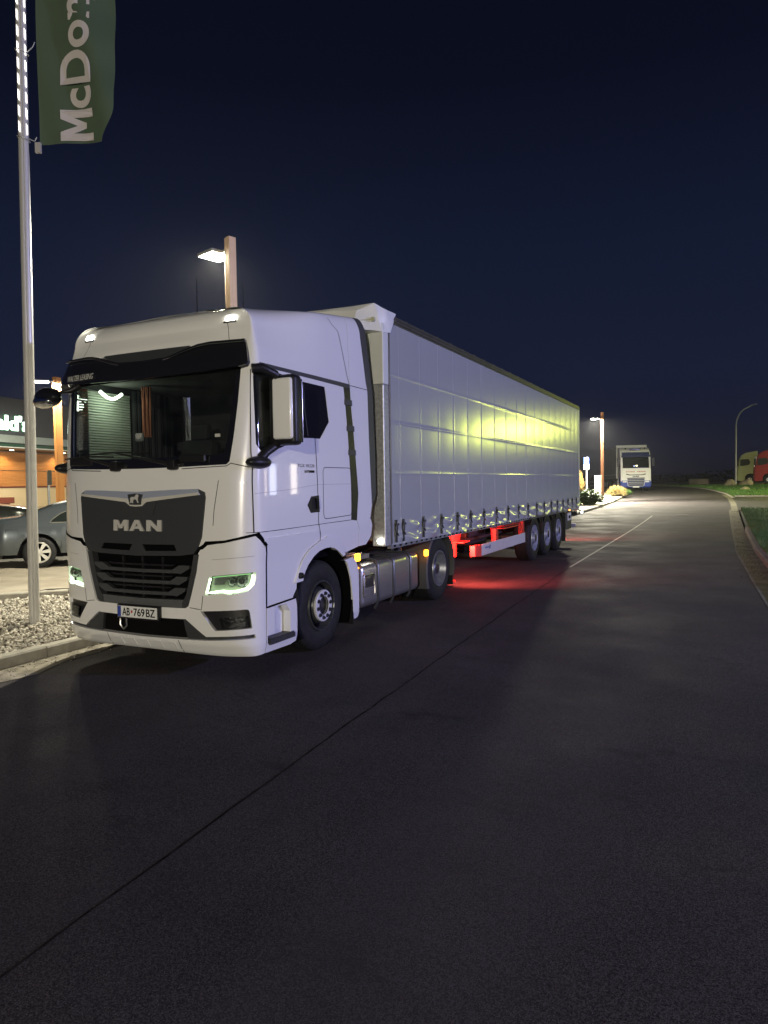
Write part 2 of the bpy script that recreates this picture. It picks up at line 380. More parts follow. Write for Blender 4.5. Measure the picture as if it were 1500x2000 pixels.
# loose stones of the bed
def stones(name, P, n, s0, s1, m, z, seed, label, xr=None):
    rnd = random.Random(seed); mm = bmesh.new(); t = (1+5**.5)/2
    V = [(-1, t, 0), (1, t, 0), (-1, -t, 0), (1, -t, 0), (0, -1, t), (0, 1, t), (0, -1, -t), (0, 1, -t), (t, 0, -1), (t, 0, 1), (-t, 0, -1), (-t, 0, 1)]
    F = [(0, 11, 5), (0, 5, 1), (0, 1, 7), (0, 7, 10), (0, 10, 11), (1, 5, 9), (5, 11, 4), (11, 10, 2), (10, 7, 6), (7, 1, 8), (3, 9, 4), (3, 4, 2), (3, 2, 6), (3, 6, 8), (3, 8, 9), (4, 9, 5), (2, 4, 11), (6, 2, 10), (8, 6, 7), (9, 8, 1)]
    xs = [p[0] for p in P]; yy = [p[1] for p in P]; vs = []; fs = []; k = 0
    while k < n:
        x = rnd.uniform(min(xs), max(xs)); y = rnd.uniform(min(yy), max(yy))
        if not inpoly(x, y, P): continue
        if xr and rnd.random() > xr(x, y): continue
        s = rnd.uniform(s0, s1)*.5; rx = Matrix.Rotation(rnd.uniform(0, 6.28), 3, Vector((rnd.uniform(-1, 1), rnd.uniform(-1, 1), rnd.uniform(-1, 1))))
        sc = (rnd.uniform(.7, 1.5), rnd.uniform(.6, 1.1), rnd.uniform(.35, .7)); b0 = len(vs); zz = z(x, y)+rnd.uniform(0, s*.9)
        for v in V:
            q = rx @ Vector((v[0]*sc[0], v[1]*sc[1], v[2]*sc[2])); q *= s/1.9*rnd.uniform(.8, 1.2)
            vs.append((q.x+x, q.y+y, q.z+zz))
        fs += [tuple(b0+i for i in f) for f in F]; k += 1
    me = bpy.data.meshes.new(name); me.from_pydata(vs, [], fs); me.materials.append(m)
    o = bpy.data.objects.new(name, me); C.objects.link(o); tag(o, label, 'gravel', kind='stuff'); return o
PEB = mat('limestone_chips', (.22, .19, .15), .85, col2=(.62, .59, .52), vscale=26, detail=2)
vis = [(-2.87, -3.0), (-2.87, 4.1), (-4.7, 4.1), (-5.05, 3.4), (-6.32, 2.0), (-8.2, -.3), (-8.2, -3)]
stones('gravel_bed', vis, 17000, .04, .082, PEB, lambda x, y: .078+.02*math.sin(x*2)*math.sin(y*3), 3, 'pale stone chips filling the bed by the kerb')
stones('gutter_pebbles', [(-2.72, -6), (-2.72, 4), (-2.3, 4), (-2.3, -6)], 700, .008, .028, PEB, lambda x, y: .008, 5, 'small loose grit scattered along the left gutter', lambda x, y: .15+.85*max(0, (-x-2.3)/.42)**2)
stones('kerb_debris', [(4.2, 9), (4.2, 34), (4.6, 34), (4.6, 9)], 900, .006, .022, mat('leaf_litter', (.06, .045, .025), .9), lambda x, y: H(y)+.008, 8, 'dark litter and dirt along the right kerb')
# grass
def blades(name, area, n, h0, h1, m, z, seed, label, wdt=.012):
    rnd = random.Random(seed); vs = []; fs = []
    for i in range(n):
        x, y = area(rnd); b = len(vs); a = rnd.uniform(0, 6.28); h = rnd.uniform(h0, h1)
        dx, dy = math.cos(a)*wdt, math.sin(a)*wdt; l = rnd.uniform(-.5, .5)*h; l2 = rnd.uniform(-.5, .5)*h; zz = z(x, y)
        vs += [(x-dx, y-dy, zz), (x+dx, y+dy, zz), (x+l*.4+dx*.6, y+l2*.4+dy*.6, zz+h*.6), (x+l, y+l2, zz+h)]
        fs += [(b, b+1, b+2), (b, b+2, b+3)]
    me = bpy.data.meshes.new(name); me.from_pydata(vs, [], fs); me.materials.append(m)
    o = bpy.data.objects.new(name, me); C.objects.link(o); tag(o, label, 'grass', kind='stuff'); return o
GB = mat('grass_blade', (.05, .13, .025), .7, col2=(.09, .18, .04), vscale=1.2)
def ar(r):
    y = 8+26.4*r.random()**1.4; return interp(KR, y)+.14+r.random()**1.7*(3+y*.25), y
blades('grass_right', ar, 42000, .04, .15, GB, lambda x, y: H(y)+.09, 1, 'green grass on the verge right of the road', .01)
blades('grass_far', lambda r: ((lambda y: (interp(KR, y)+.2+r.random()*14, y))(48+30*r.random())), 14000, .05, .18, GB, lambda x, y: H(y)+.05, 2, 'rough grass in front of the lorry park', .03)
blades('grass_left', lambda r: ((lambda y: (interp(KL, y)-1.3-r.random()*7, y))(31+23*r.random())), 14000, .05, .14, GB, lambda x, y: H(y)+.12, 4, 'bright green lawn behind the far lamp post', .02)
# ------------------------------------------------------------------ cab skin: one analytic surface S(u, z)
CX=-1.34
W=1.29;B=0.40;NN=3.2
def _mk():
    t=[];n=400
    pts=[]
    for i in range(n+1):
        a=math.pi/2*i/n
        # superellipse param
        c=math.cos(a);s=math.sin(a)
        x=W*(s**(2/NN)); y=B*(1-c**(2/NN))
        pts.append((x,y))
    L=[0]
    for i in range(n): L.append(L[-1]+math.hypot(pts[i+1][0]-pts[i][0],pts[i+1][1]-pts[i][1]))
    return pts,L
_P,_L=_mk();U0=_L[-1]
def curve(u):
    s=1 if u>=0 else -1;a=abs(u)
    if a>=U0: return s*W,B+a-U0,s*1.0,0.0
    lo,hi=0,len(_L)-1
    while hi-lo>1:
        m=(lo+hi)//2
        if _L[m]<=a: lo=m
        else: hi=m
    t=(a-_L[lo])/(_L[hi]-_L[lo]+1e-12)
    x=_P[lo][0]*(1-t)+_P[hi][0]*t;y=_P[lo][1]*(1-t)+_P[hi][1]*t
    dx=_P[hi][0]-_P[lo][0];dy=_P[hi][1]-_P[lo][1];l=math.hypot(dx,dy)
    return s*x,y,s*dy/l,-dx/l
YF=[(.15,.16),(.24,.07),(.34,.015),(.45,.0),(1.2,.0),(1.9,.03),(2.05,.05),(3.05,.17),(3.25,.21),(3.38,.27),(9,.27)]
WF=[(.15,-.07),(.30,-.03),(.5,-.025),(1.1,-.02),(1.35,.0),(2.2,0),(2.95,-.012),(3.15,-.035),(3.38,-.095),(9,-.095)]
def lerp(T,z):
    if z<=T[0][0]: return T[0][1]
    for (a,p),(b,q) in zip(T,T[1:]):
        if z<=b: return p+(q-p)*(z-a)/(b-a)
    return T[-1][1]
def sm(t):
    t=max(0,min(1,t));return t*t*(3-2*t)
ZR=3.38;RH=.20
GU=[(0,0),(.4,.03),(.6,.045),(1.0,.055),(1.2,.058),(1.35,.075),(1.5,.08),(4,.08)]
def S(u,z,off=0.0):
    return S0(u+(1 if u>=0 else -1)*lerp(GU,abs(u)),z,off)
def S0(u,z,off=0.0):
    """z up to ZR: wall; ZR..ZR+1: quarter rounding; ZR+1..ZR+2 roof cap to the spine"""
    x,y,nx,ny=curve(u)
    zz=min(z,ZR)
    w=max(0.0,-ny); 
    k=1-sm(y/B)*1.0
    yy=y+lerp(YF,zz)*k
    wf=lerp(WF,zz)
    if zz>2.2: wf*=1-.75*sm((y-.45)/1.1)
    xx=x+wf*(x/W)
    h=zz
    if z>ZR:
        t=min(z-ZR,1);a=t*math.pi/2
        ins=1-math.cos(a);h=ZR+RH*math.sin(a)
        yy+= -ny*0.20*ins; xx-= nx*(0.27-0.19*sm((yy-.5)/1.1))*ins
        if abs(nx)>0.01 and u!=0: pass
    if z>ZR+1:
        t=min(z-ZR-1,1)
        xx*= (1-t); yy+= (max(yy,1.0)-yy)*t
        h+=0.105*sm(t)
    h+= (h-3.1>0)*max(0,min(1,(h-3.1)/.3))*0.135*max(0,yy-.3)
    return (CX+xx+nx*off, yy+ny*off, h)
def region(name, poly, m, parent, off=0.0, thick=.03, holes=(), du=.06, dz=.06, zmax=5.38, label=None, offf=None, inward=True):
    """piece of the cab skin bounded by poly (u,z); skirt goes inwards by thick"""
    def dens(P):
        out = []
        for i in range(len(P)):
            a = P[i]; b = P[(i+1) % len(P)]; n = max(1, int(math.hypot(b[0]-a[0], b[1]-a[1])/.05))
            out += [(a[0]+(b[0]-a[0])*k/n, a[1]+(b[1]-a[1])*k/n) for k in range(n)]
        return out
    P = dens(poly); Hs = [dens(h) for h in holes]
    vs = [Vector(p) for p in P]; ed = [(i, (i+1) % len(P)) for i in range(len(P))]
    for h in Hs:
        b = len(vs); vs += [Vector(p) for p in h]; ed += [(b+i, b+(i+1) % len(h)) for i in range(len(h))]
    us = [p[0] for p in P]; zs = [p[1] for p in P]
    nu = int((max(us)-min(us))/du)+1; nz = int((max(zs)-min(zs))/dz)+1
    zrow = [min(zs)+(max(zs)-min(zs))*j/nz+1e-4 for j in range(nz+1)]
    for kz in (3.38, 4.38):
        if min(zs) < kz < max(zs): q_ = min(range(nz+1), key=lambda j: abs(zrow[j]-kz)); zrow[q_] = kz
    for i in range(nu+1):
        for j in range(nz+1):
            p = (min(us)+(max(us)-min(us))*i/nu+1e-4, zrow[j])
            if inpoly(p[0], p[1], P) and not any(inpoly(p[0], p[1], h) for h in Hs): vs.append(Vector(p))
    V, E_, F, *_ = geometry.delaunay_2d_cdt(vs, ed, [], 0, 1e-5)
    T = []
    for f in F:
        cx = sum(V[i].x for i in f)/len(f); cz = sum(V[i].y for i in f)/len(f)
        if inpoly(cx, cz, P) and not any(inpoly(cx, cz, h) for h in Hs): T.append(list(f))
    used = sorted({i for f in T for i in f}); mp = {v: k for k, v in enumerate(used)}
    org = ORI[parent.name] if parent else Vector((0, 0, 0))
    def O(u, z): return off if offf is None else off+offf(u, z)
    def N(u, z):
        e_ = .004; a = Vector(S(u+e_, z, O(u+e_, z)))-Vector(S(u-e_, z, O(u-e_, z))); b = Vector(S(u, z+e_, O(u, z+e_)))-Vector(S(u, z-e_, O(u, z-e_)))
        n = a.cross(b)
        return n.normalized() if n.length > 1e-9 else Vector((0, 0, 1))
    co = [Vector(S(V[i].x, V[i].y, O(V[i].x, V[i].y)))-org for i in used]; no = [N(V[i].x, V[i].y) for i in used]
    faces = [[mp[i] for i in f] for f in T]
    fx = []
    for f in faces:
        a_, b_, c_ = (V[used[k]] for k in f)
        fx.append(f if (b_-a_).cross(c_-a_) > 0 else f[::-1])
    faces = fx; nrm = list(no)
    if thick:
        cnt = {}
        for f in faces:
            for a, b in zip(f, f[1:]+f[:1]): cnt[(a, b)] = cnt.get((a, b), 0)+1
        for (a, b) in list(cnt):
            if (b, a) not in cnt and min(V[used[a]].y, V[used[b]].y) < 4.9:
                k = len(co); A, B = co[a], co[b]; A2, B2 = A-no[a]*thick, B-no[b]*thick
                co += [A, B, B2, A2]; s_n = (B2-A).cross(B-A)
                s_n = s_n.normalized() if s_n.length > 1e-9 else no[a]
                faces.append([k, k+3, k+2, k+1]); nn = (co[k+3]-co[k]).cross(co[k+2]-co[k]); nn = nn.normalized() if nn.length > 1e-12 else no[a]
                nrm += [nn]*4
    me = bpy.data.meshes.new(name); me.from_pydata(co, [], faces); me.materials.append(m)
    for p in me.polygons: p.use_smooth = True
    me.normals_split_custom_set_from_vertices(nrm)
    o = bpy.data.objects.new(name, me); C.objects.link(o); o.parent = parent; ORI[o.name] = org
    if label: o['label'] = label
    return o
def flip(P): return [(-u, z) for u, z in P]
def half(P): return P+[(-u, z) for u, z in P[::-1] if abs(u) > 1e-6]
def seam(name, pts, parent, wd=.009, off=.0025, m=None, both=False):
    """dark panel joint following the skin"""
    for s in ((1, -1) if both else (1,)):
        b = bmesh.new(); D = []
        for (a, c_) in zip(pts, pts[1:]):
            n = max(1, int(math.hypot(c_[0]-a[0], c_[1]-a[1])/.04)); D += [(a[0]+(c_[0]-a[0])*k/n, a[1]+(c_[1]-a[1])*k/n) for k in range(n)]
        D.append(pts[-1]); pr = None
        for i, (u, z) in enumerate(D):
            p, q = D[max(0, i-1)], D[min(len(D)-1, i+1)]; t = Vector((q[0]-p[0], q[1]-p[1])).normalized(); n = (-t.y*wd/2, t.x*wd/2)
            cur = [b.verts.new(S(s*(u+k*n[0]), z+k*n[1], off)) for k in (-1, 1)]
            if pr: b.faces.new((pr[0], pr[1], cur[1], cur[0]) if s > 0 else (pr[0], cur[0], cur[1], pr[1]))
            pr = cur
        obj(name, b, m or GASK, parent)
def surftext(name, txt, u0, u1, z0, z1, m, parent, off=.006, ext=.003, bold=.0, shear=0, space=1, res=4):
    t = fit(textbm(txt, 1, ext, bold, shear, space, res=res), u0, u1, z0, z1)
    for v in t.b.verts: v.co = Vector(S(v.co.x, v.co.y, off+v.co.z))
    return obj(name, t, m, parent)

# ------------------------------------------------------------------ wheels
def wheel(parent, x, y, Rr, wd, kind, side=1, z=None, name='wheel'):
    """x = outer face of tyre; side=+1 faces +X"""
    z = Rr if z is None else z; c = (x, y, z); s = side
    t = MB(); rr = Rr*.56
    prof = [(-.02, rr), (-.005, rr+.03), (0, Rr*.72), (-.004, Rr*.86), (-.018, Rr*.93), (-.04, Rr*.97), (-.055, Rr*.992)]
    gr = 4; w0 = .055; ww = wd-.11
    for i in range(gr):
        a = w0+ww*(i+.46)/gr; prof += [(-a, Rr), (-a-.004, Rr-.014), (-a-.018, Rr-.014), (-a-.022, Rr)] if Rr > .4 else [(-a, Rr)]
    prof += [(-wd+.055, Rr*.992), (-wd+.018, Rr*.93), (-wd, Rr*.75), (-wd+.02, rr)]
    t.lathe([(a*s, r) for a, r in prof], c, 'X', 64)
    bmesh.ops.recalc_face_normals(t.b, faces=t.b.faces)
    W_ = obj(name, t, RUB, parent, R(40))
    rim = MB()
    if kind == 'front':
        P = [(-.02, rr+.005), (.004, rr-.002), (.004, rr-.012), (-.02, rr-.025), (-.10, rr-.04), (-.13, rr-.06), (-.085, rr*.78), (-.03, rr*.66), (.015, rr*.62), (.018, rr*.60), (.018, rr*.36), (-.03, rr*.35), (-.03, .0001)]
    elif kind == 'rear':
        P = [(-.02, rr+.005), (.002, rr-.002), (.002, rr-.014), (-.03, rr-.028), (-.16, rr-.045), (-.20, rr-.07), (-.215, rr*.62), (-.20, rr*.58), (-.20, rr*.40), (-.06, rr*.36), (-.045, rr*.30), (-.045, .0001)]
    else:
        P = [(-.02, rr+.005), (.002, rr-.002), (.002, rr-.014), (-.03, rr-.03), (-.09, rr-.05), (-.11, rr*.80), (-.075, rr*.66), (-.07, rr*.60), (-.07, rr*.40), (.01, rr*.37), (.02, rr*.32), (.02, .0001)]
    rim.lathe([(a*s, r) for a, r in P], c, 'X', 48); bmesh.ops.recalc_face_normals(rim.b, faces=rim.b.faces)
    if kind == 'front':
        rg = MB(); rg.lathe([(s*-.02, rr*.64), (s*.020, rr*.63), (s*.024, rr*.61), (s*.024, rr*.37), (s*.0, rr*.355)], c, 'X', 48); bmesh.ops.recalc_face_normals(rg.b, faces=rg.b.faces); obj('nut_ring', rg, mat('ring_silver', (.75, .75, .78), .35, metal=.3), W_, R(35))
    obj('rim', rim, (mat('dark_rim', (.075, .08, .085), .35, metal=.5, var=.2, vscale=20) if kind == 'front' else STEEL) if kind != 'trailer' else mat('silver_blue_rim', (.36, .38, .50), .4, metal=.4, var=.15, vscale=15), W_, R(35))
    hol = MB(); n = 10
    for k in range(n):
        a = 2*math.pi*(k+.5)/n; q = rr*(.79 if kind != 'rear' else .80); dep = {'front': -.080, 'rear': -.205, 'trailer': -.098}[kind]
        hh = .036
        p = Vector((x+s*(dep+.004), y+q*math.cos(a), z+q*math.sin(a)))
        hol.cyl(p-Vector((s*.004, 0, 0)), p+Vector((s*.012, 0, 0)), hh, seg=14)
    obj('hand_holes', hol, GASK, W_)
    q = rr*.48
    dep = {'front': .022, 'rear': -.20, 'trailer': -.07}[kind]
    for k in range(10):
        a = 2*math.pi*k/10+.15; p = Vector((x+s*dep, y+q*math.cos(a), z+q*math.sin(a)))
        nuts = MB(); nuts.cyl(p, p+Vector((s*.012, 0, 0)), .022, seg=16); nuts.cyl(p, p+Vector((s*.030, 0, 0)), .014, .012, seg=6)
        if parent['category'] == 'truck' and parent.name != 'tractor_unit': nuts.b.free(); continue
        obj('wheel_nut', nuts, mat('dark_nut', (.05, .05, .07), .4, metal=.6), W_)
    hub = MB(); d0 = {'front': -.03, 'rear': -.05, 'trailer': .02}[kind]
    hub.lathe([(s*(d0-.02), rr*.33), (s*(d0+.004), rr*.31), (s*(d0+.012), rr*.22), (s*(d0+.012), .0001)], c, 'X', 32)
    obj('hub', hub, mat('hub_metal', (.08, .075, .09), .35, metal=.7, var=.3, vscale=40), W_, R(35))
    return W_

# ================================================================== TRACTOR UNIT
T = thing('tractor_unit', 'white tractor unit with dark grille parked at the kerb, its cab facing the camera', 'truck', (CX, 1.475, 0))
WSH = [(0, 2.03), (.5, 2.035), (.975, 2.05), (1.005, 2.08), (1.036, 2.308), (1.071, 2.65), (1.10, 3.06), (0, 3.06)]
WIN = [(1.232, 2.875), (1.240, 2.932), (1.285, 2.968), (1.542, 2.966), (2.023, 2.925), (2.547, 2.921), (2.624, 2.54), (2.423, 2.345), (2.02, 2.335), (1.955, 2.30), (1.655, 2.216), (1.441, 2.165), (1.310, 2.185), (1.264, 2.239)]
rear_edge = [(3.30, 4.38), (3.36, 3.38)]
SH = [(0, 1.25), (.74, 1.27), (.96, 1.325), (1.25, 1.39), (1.31, 1.35), (1.383, 1.27), (1.397, 1.19), (1.390, .665), (1.92, .685), (1.93, .83), (2.023, .837), (2.07, .93), (2.126, .992), (2.24, 1.07), (2.36, 1.121), (2.48, 1.14), (2.601, 1.142), (2.70, 1.12), (2.792, 1.081), (2.90, 1.02), (2.946, 1.041), (3.29, 1.087), (3.307, 1.297), (3.236, 1.407), (3.284, 1.734), (3.259, 1.938), (3.117, 2.979), (3.12, 3.38), (3.12, 5.379)]
shell = region('cab_shell', half(SH), WHITE, T, 0, .05, holes=[[((u if u > -.9 else u-.055), z) for u, z in half(WSH)], WIN, flip(WIN)], du=.05, dz=.05)
FA = [(3.126, 2.99), (3.268, 1.938), (3.292, 1.734), (3.246, 1.407), (3.315, 1.297), (3.298, 1.09), (3.509, 1.095), (3.636, 1.194), (3.653, 1.33), (3.60, 1.415), (3.65, 1.576), (3.602, 2.257), (3.577, 3.0), (3.44, 3.38), (3.33, 4.38), (3.31, 5.3), (3.124, 5.3)]
region('side_fairing', FA, WHITE, T, 0, .03); region('side_fairing', flip(FA), WHITE, T, 0, .03)
SB = [(3.582, 3.0), (3.607, 2.257), (3.655, 1.576), (3.70, 1.60), (3.778, 1.70), (3.770, 2.263), (3.74, 2.712), (3.73, 3.018), (3.60, 3.38), (3.50, 4.3), (3.338, 4.38), (3.45, 3.38)]
region('fairing_rubber', SB, GRYP, T, -.004, .03); region('fairing_rubber', flip(SB), GRYP, T, -.004, .03)
# dark ribbed gap between cab and fairing, with three clips
SA = [(2.969, 2.976), (3.12, 2.979), (3.13, 2.80), (3.259, 1.938), (3.284, 1.734), (3.236, 1.407), (3.099, 1.421), (3.124, 1.737), (3.10, 1.938), (3.05, 2.45), (3.0, 2.80)]
for g in (SA, flip(SA)): region('fairing_gap_strip', g, BLK, T, .004, .01)
for s in (1, -1):
    for zz, uu in ((2.80, 3.063), (2.50, 3.105), (2.22, 3.135)):
        q = [(s*(uu-.085), zz-.035), (s*(uu+.085), zz-.035), (s*(uu+.08), zz+.03), (s*(uu-.08), zz+.03)]
        region('gap_clip', q if s > 0 else q[::-1], GRYP, T, .016, .012)
# sun rail over the door and seams
for g in ([(1.350, 3.022), (3.115, 3.016), (3.12, 2.966), (1.350, 2.988)],):
    region('roof_rail_trim', g, GRYP, T, .006, .006); region('roof_rail_trim', flip(g), GRYP, T, .006, .006)
seam('door_seam', [(1.202, 2.95), (1.201, 2.85), (1.202, 2.638), (1.211, 2.169), (1.228, 2.0), (1.228, 1.867), (1.239, 1.40)], T, .010, both=True)
seam('door_seam', [(2.31, 2.345), (2.324, 2.213), (2.345, 1.859), (2.355, 1.41), (2.396, 1.30), (2.386, 1.137)], T, .009, both=True)
seam('sill_seam', [(1.169, 1.40), (1.588, 1.402), (2.339, 1.412), (3.09, 1.422)], T, .006, both=True)
seam('locker_seam', [(2.466, 1.99), (2.485, 2.025), (2.525, 2.033), (3.054, 2.033), (3.095, 2.02), (3.11, 1.95), (3.112, 1.52), (3.09, 1.48), (2.528, 1.464), (2.48, 1.475), (2.466, 1.52), (2.466, 1.99)], T, .007, both=True)
seam('roof_seam', [(2.70, 3.9), (2.771, 3.60), (2.943, 3.317), (3.12, 3.005), (3.577, 3.0)], T, .007, both=True)
seam('roof_seam', [(.985, 3.20), (.955, 3.40), (.93, 3.70)], T, .006, both=True)
seam('sill_crease', [(1.25, 1.77), (1.8, 1.80), (2.34, 1.845), (3.1, 1.848)], T, .004, m=mat('soft_seam', (.35, .35, .36), .5), both=True)
seam('arch_trim_seam', [(1.90, .86), (2.021, 1.05), (2.163, 1.151), (2.382, 1.229)], T, .008, both=True)
seam('corner_seam', [(.70, 1.62), (.74, 1.40)] if False else [(.905, 1.90), (.86, 1.62), (.85, 1.47)], T, .006, both=True)
seam('windscreen_seal', [(.5, 2.018), (.975, 2.035), (1.02, 2.06), (1.20, 2.02)], T, .008, both=True)
# raised sill bulge below the doors
for s in (1, -1):
    g = [(1.30, 1.335), (2.35, 1.345), (2.36, 1.29), (1.40, 1.27)]; g = g if s > 0 else flip(g)
    region('sill_bulge', g, WHITE, T, .012, .012)
# wheel arch lip
AR = [(1.877, .835), (2.023, .837), (2.07, .93), (2.126, .992), (2.24, 1.07), (2.36, 1.121), (2.48, 1.14), (2.601, 1.142), (2.70, 1.12), (2.792, 1.081), (2.90, 1.01), (2.95, 1.03), (2.83, 1.16), (2.70, 1.235), (2.52, 1.27), (2.382, 1.229), (2.163, 1.151), (2.021, 1.05)]
for g in (AR, flip(AR)): region('wheel_arch_lip', g, WHITE, T, .02, .035)
for s in (1, -1):
    m = MB(); p = Vector(S(s*1.97, .90, .02)); m.cyl(p, p+Vector((s*.03, 0, 0)), .035, .03, 20); m.cyl(p+Vector((s*.03, 0, 0)), p+Vector((s*.05, 0, 0)), .02, .016, 16); obj('arch_sensor', m, BLK, T)
RG = [(2.93, .96), (3.132, .975), (3.21, .93), (3.254, .866), (3.287, .77), (3.295, .24), (3.25, .221), (3.151, .227), (3.14, .45), (3.095, .689), (3.03, .87), (2.995, .934)]
for g in (RG, flip(RG)): region('rear_wheel_guard', g, WHITE, T, .012, .05)
# glass
region('cab_lining', half([(0, 1.5), (3.10, 1.5), (3.10, 3.30), (0, 3.30)]), INT, T, -.055, 0, holes=[half([(0, 2.02), (.5, 2.02), (.99, 2.03), (1.05, 2.30), (1.09, 2.65), (1.12, 3.08), (0, 3.08)]), WIN, flip(WIN)], du=.08, dz=.08)
def asym(P): return [((u if u > -.9 else u-.055), z) for u, z in P]
region('windscreen', asym(half(WSH)), WS, T, -.012, 0)
fr = half([(0, 2.03), (.5, 2.035), (.975, 2.05), (1.005, 2.08), (1.036, 2.308), (1.071, 2.65), (1.10, 3.06), (0, 3.06)]); fh = half([(0, 2.13), (.85, 2.145), (.945, 2.17), (.975, 2.32), (1.01, 2.65), (1.035, 2.93), (0, 2.93)])
region('windscreen_border', asym(fr), GLBLK, T, -.006, .004, holes=[asym(fh)])
for s in (1, -1):
    g = WIN if s > 0 else flip(WIN)
    ih = [(1.27, 2.86), (1.31, 2.93), (1.55, 2.93), (2.05, 2.885), (2.05, 2.36), (1.64, 2.26), (1.46, 2.21), (1.33, 2.22), (1.30, 2.26)]; ih = ih if s > 0 else flip(ih)
    region('side_window', g, SG, T, -.012, 0)
    region('window_frame', g, GLBLK, T, -.004, .012, holes=[ih])
    seam('window_post', [(2.10, 2.90), (2.12, 2.60), (2.165, 2.36)], T, .014, .006, m=GRYP) if s > 0 else None
# wipers
for (a, b, c_, d) in ((.42, 2.06, -.30, 2.20), (-.28, 2.06, -.75, 2.17)):
    m = MB(); P = [Vector(S(a+(c_-a)*i/6, b+(d-b)*i/6, .035)) for i in range(7)]; m.tube(P, [.022, .02, .017, .015, .012, .010, .008], 8)
    m.tube([Vector(S(c_+(-.42+.84*i/8), d+.005-abs(i-4)*.004, .018)) for i in range(9)], .008, 6)
    m.box(*(sum(([q-.05, q+.05] for q in S(a, b, .02)), [])), bev=.015); obj('wiper', m, BLK, T, R(40))
for u in (-.80, .62):
    m = MB(); p = S(u, 2.115, .008); m.box(p[0]-.16, p[0]+.16, p[1]-.02, p[1]+.012, p[2]-.035, p[2]+.035, bev=.01)
    obj('washer_panel', m, BLK, T)
# sun visor: smoked strip standing proud, dipping in the middle
VT = [(0, 3.095), (.28, 3.105), (.36, 3.12), (.50, 3.165), (.66, 3.205), (.80, 3.218), (1.13, 3.222), (1.165, 3.20), (1.172, 3.02), (1.15, 2.985), (1.087, 2.966), (.755, 2.94), (.3, 2.925), (0, 2.92)]
vo = lambda u, z: .05+.05*sm((3.22-z)/.28)
region('sun_visor', half(VT), mat('smoked_visor', (.009, .009, .012), .12, coat=.6), T, 0, .02, offf=vo)
seamv = [(-1.16, 3.225), (-.80, 3.221), (-.66, 3.208), (-.50, 3.168), (-.36, 3.124), (-.28, 3.109), (0, 3.10), (.28, 3.109), (.36, 3.124), (.50, 3.168), (.66, 3.208), (.80, 3.221), (1.16, 3.225)]
m = MB(); m.tube([S(u, z, .058) for u, z in seamv], .014, 8); obj('visor_top_edge', m, GLBLK, T, R(60))
for q_ in (1, -1):
    m = MB(); m.tube([S(u, z-.018, .082) for u, z in seamv if u*q_ > .2], .004, 6); obj('visor_bright_line', m, CHROME, T)
for s in (1, -1):
    m = MB(); m.tube([S(s*1.10, 3.20, .03), S(s*1.14, 3.10, .05)], .012, 8); obj('visor_bracket', m, BLK, T)
t = surftext('visor_lettering', 'WALTER LEASING', -.99, -.58, 2.975, 3.035, mat('sticker_silver', (.5, .5, .48), .5), T, .112, .001, .01, .25)
# dark plate above visor
region('roof_skylight_plate', [(-.72, 3.13), (-.60, 3.21), (-.57, 3.225), (.53, 3.225), (.55, 3.19), (.32, 3.12), (-.55, 3.12)], mat('roof_plate_grey', (.035, .04, .042), .35, coat=.3), T, .012, .012)
# front grille panel with chrome bar
GP = [(0, 1.165), (.50, 1.18), (.66, 1.20), (.70, 1.26), (.735, 1.36), (.775, 1.74), (.765, 1.79), (.70, 1.82), (0, 1.80)]
GP2 = mat('grille_anthracite', (.038, .041, .046), .38, bump=.05, bscale=300)
sl = [[(.10, 1.215), (.47, 1.225), (.44, 1.285), (.06, 1.28)], [(-.06, 1.28), (-.44, 1.285), (-.47, 1.225), (-.10, 1.215)]]
region('grille_panel', half(GP), GP2, T, .018, .04, holes=sl)
region('grille_panel_backing', half([(0, 1.19), (.6, 1.20), (.66, 1.32), (0, 1.32)]), GASK, T, .002, 0)
region('grille_panel_inset', half([(0, 1.565), (.19, 1.565), (.235, 1.69), (0, 1.69)]), GRYP, T, .026, .012)
CB = [(0, 1.655), (.075, 1.66), (.13, 1.70), (.45, 1.735), (.735, 1.765), (.70, 1.822), (.45, 1.818), (0, 1.80)]
region('chrome_bar', half([(0, 1.73), (.10, 1.735), (.45, 1.765), (.715, 1.79), (.70, 1.822), (.45, 1.818), (0, 1.80)]), mat('chrome_sky_tint', (.62, .68, .86), .18, metal=.45, coat=1), T, 0, .02, offf=lambda u, z: .05-.35*(z-1.73))  # upper facet bluer than the lower: sky reflection put into the colour
region('chrome_bar_lower', half([(0, 1.655), (.075, 1.66), (.13, 1.70), (.45, 1.735), (.735, 1.765), (.715, 1.79), (.45, 1.765), (.10, 1.735), (0, 1.73)]), SILV, T, 0, .02, offf=lambda u, z: .05-.15*max(0, 1.76-z))
region('badge_plate', half([(0, 1.672), (.065, 1.675), (.09, 1.775), (0, 1.785)]), GP2, T, .054, .01)
# small lion-like emblem, built as a flat relief
lion = [(-.055, 1.690), (-.048, 1.715), (-.052, 1.738), (-.035, 1.752), (-.010, 1.750), (.010, 1.757), (.016, 1.772), (.036, 1.777), (.052, 1.766), (.048, 1.750), (.040, 1.742), (.043, 1.715), (.054, 1.695), (.038, 1.692), (.028, 1.716), (.012, 1.728), (-.010, 1.724), (-.018, 1.706), (-.012, 1.692), (-.028, 1.690), (-.034, 1.712), (-.040, 1.692)]
region('lion_emblem', lion, SILV, T, .060, .005)
for k, (P_, H_, a, b) in enumerate(((MPOLY, None, -.288, -.108), (APOLY, AHOLE, -.088, .092), (NPOLY, None, .122, .298))):
    region('maker_letter', [(a+(b-a)*x, 1.412+.110*y) for x, y in P_], SILV, T, .032, .014, holes=[[(a+(b-a)*x, 1.412+.110*y) for x, y in H_]] if H_ else [])
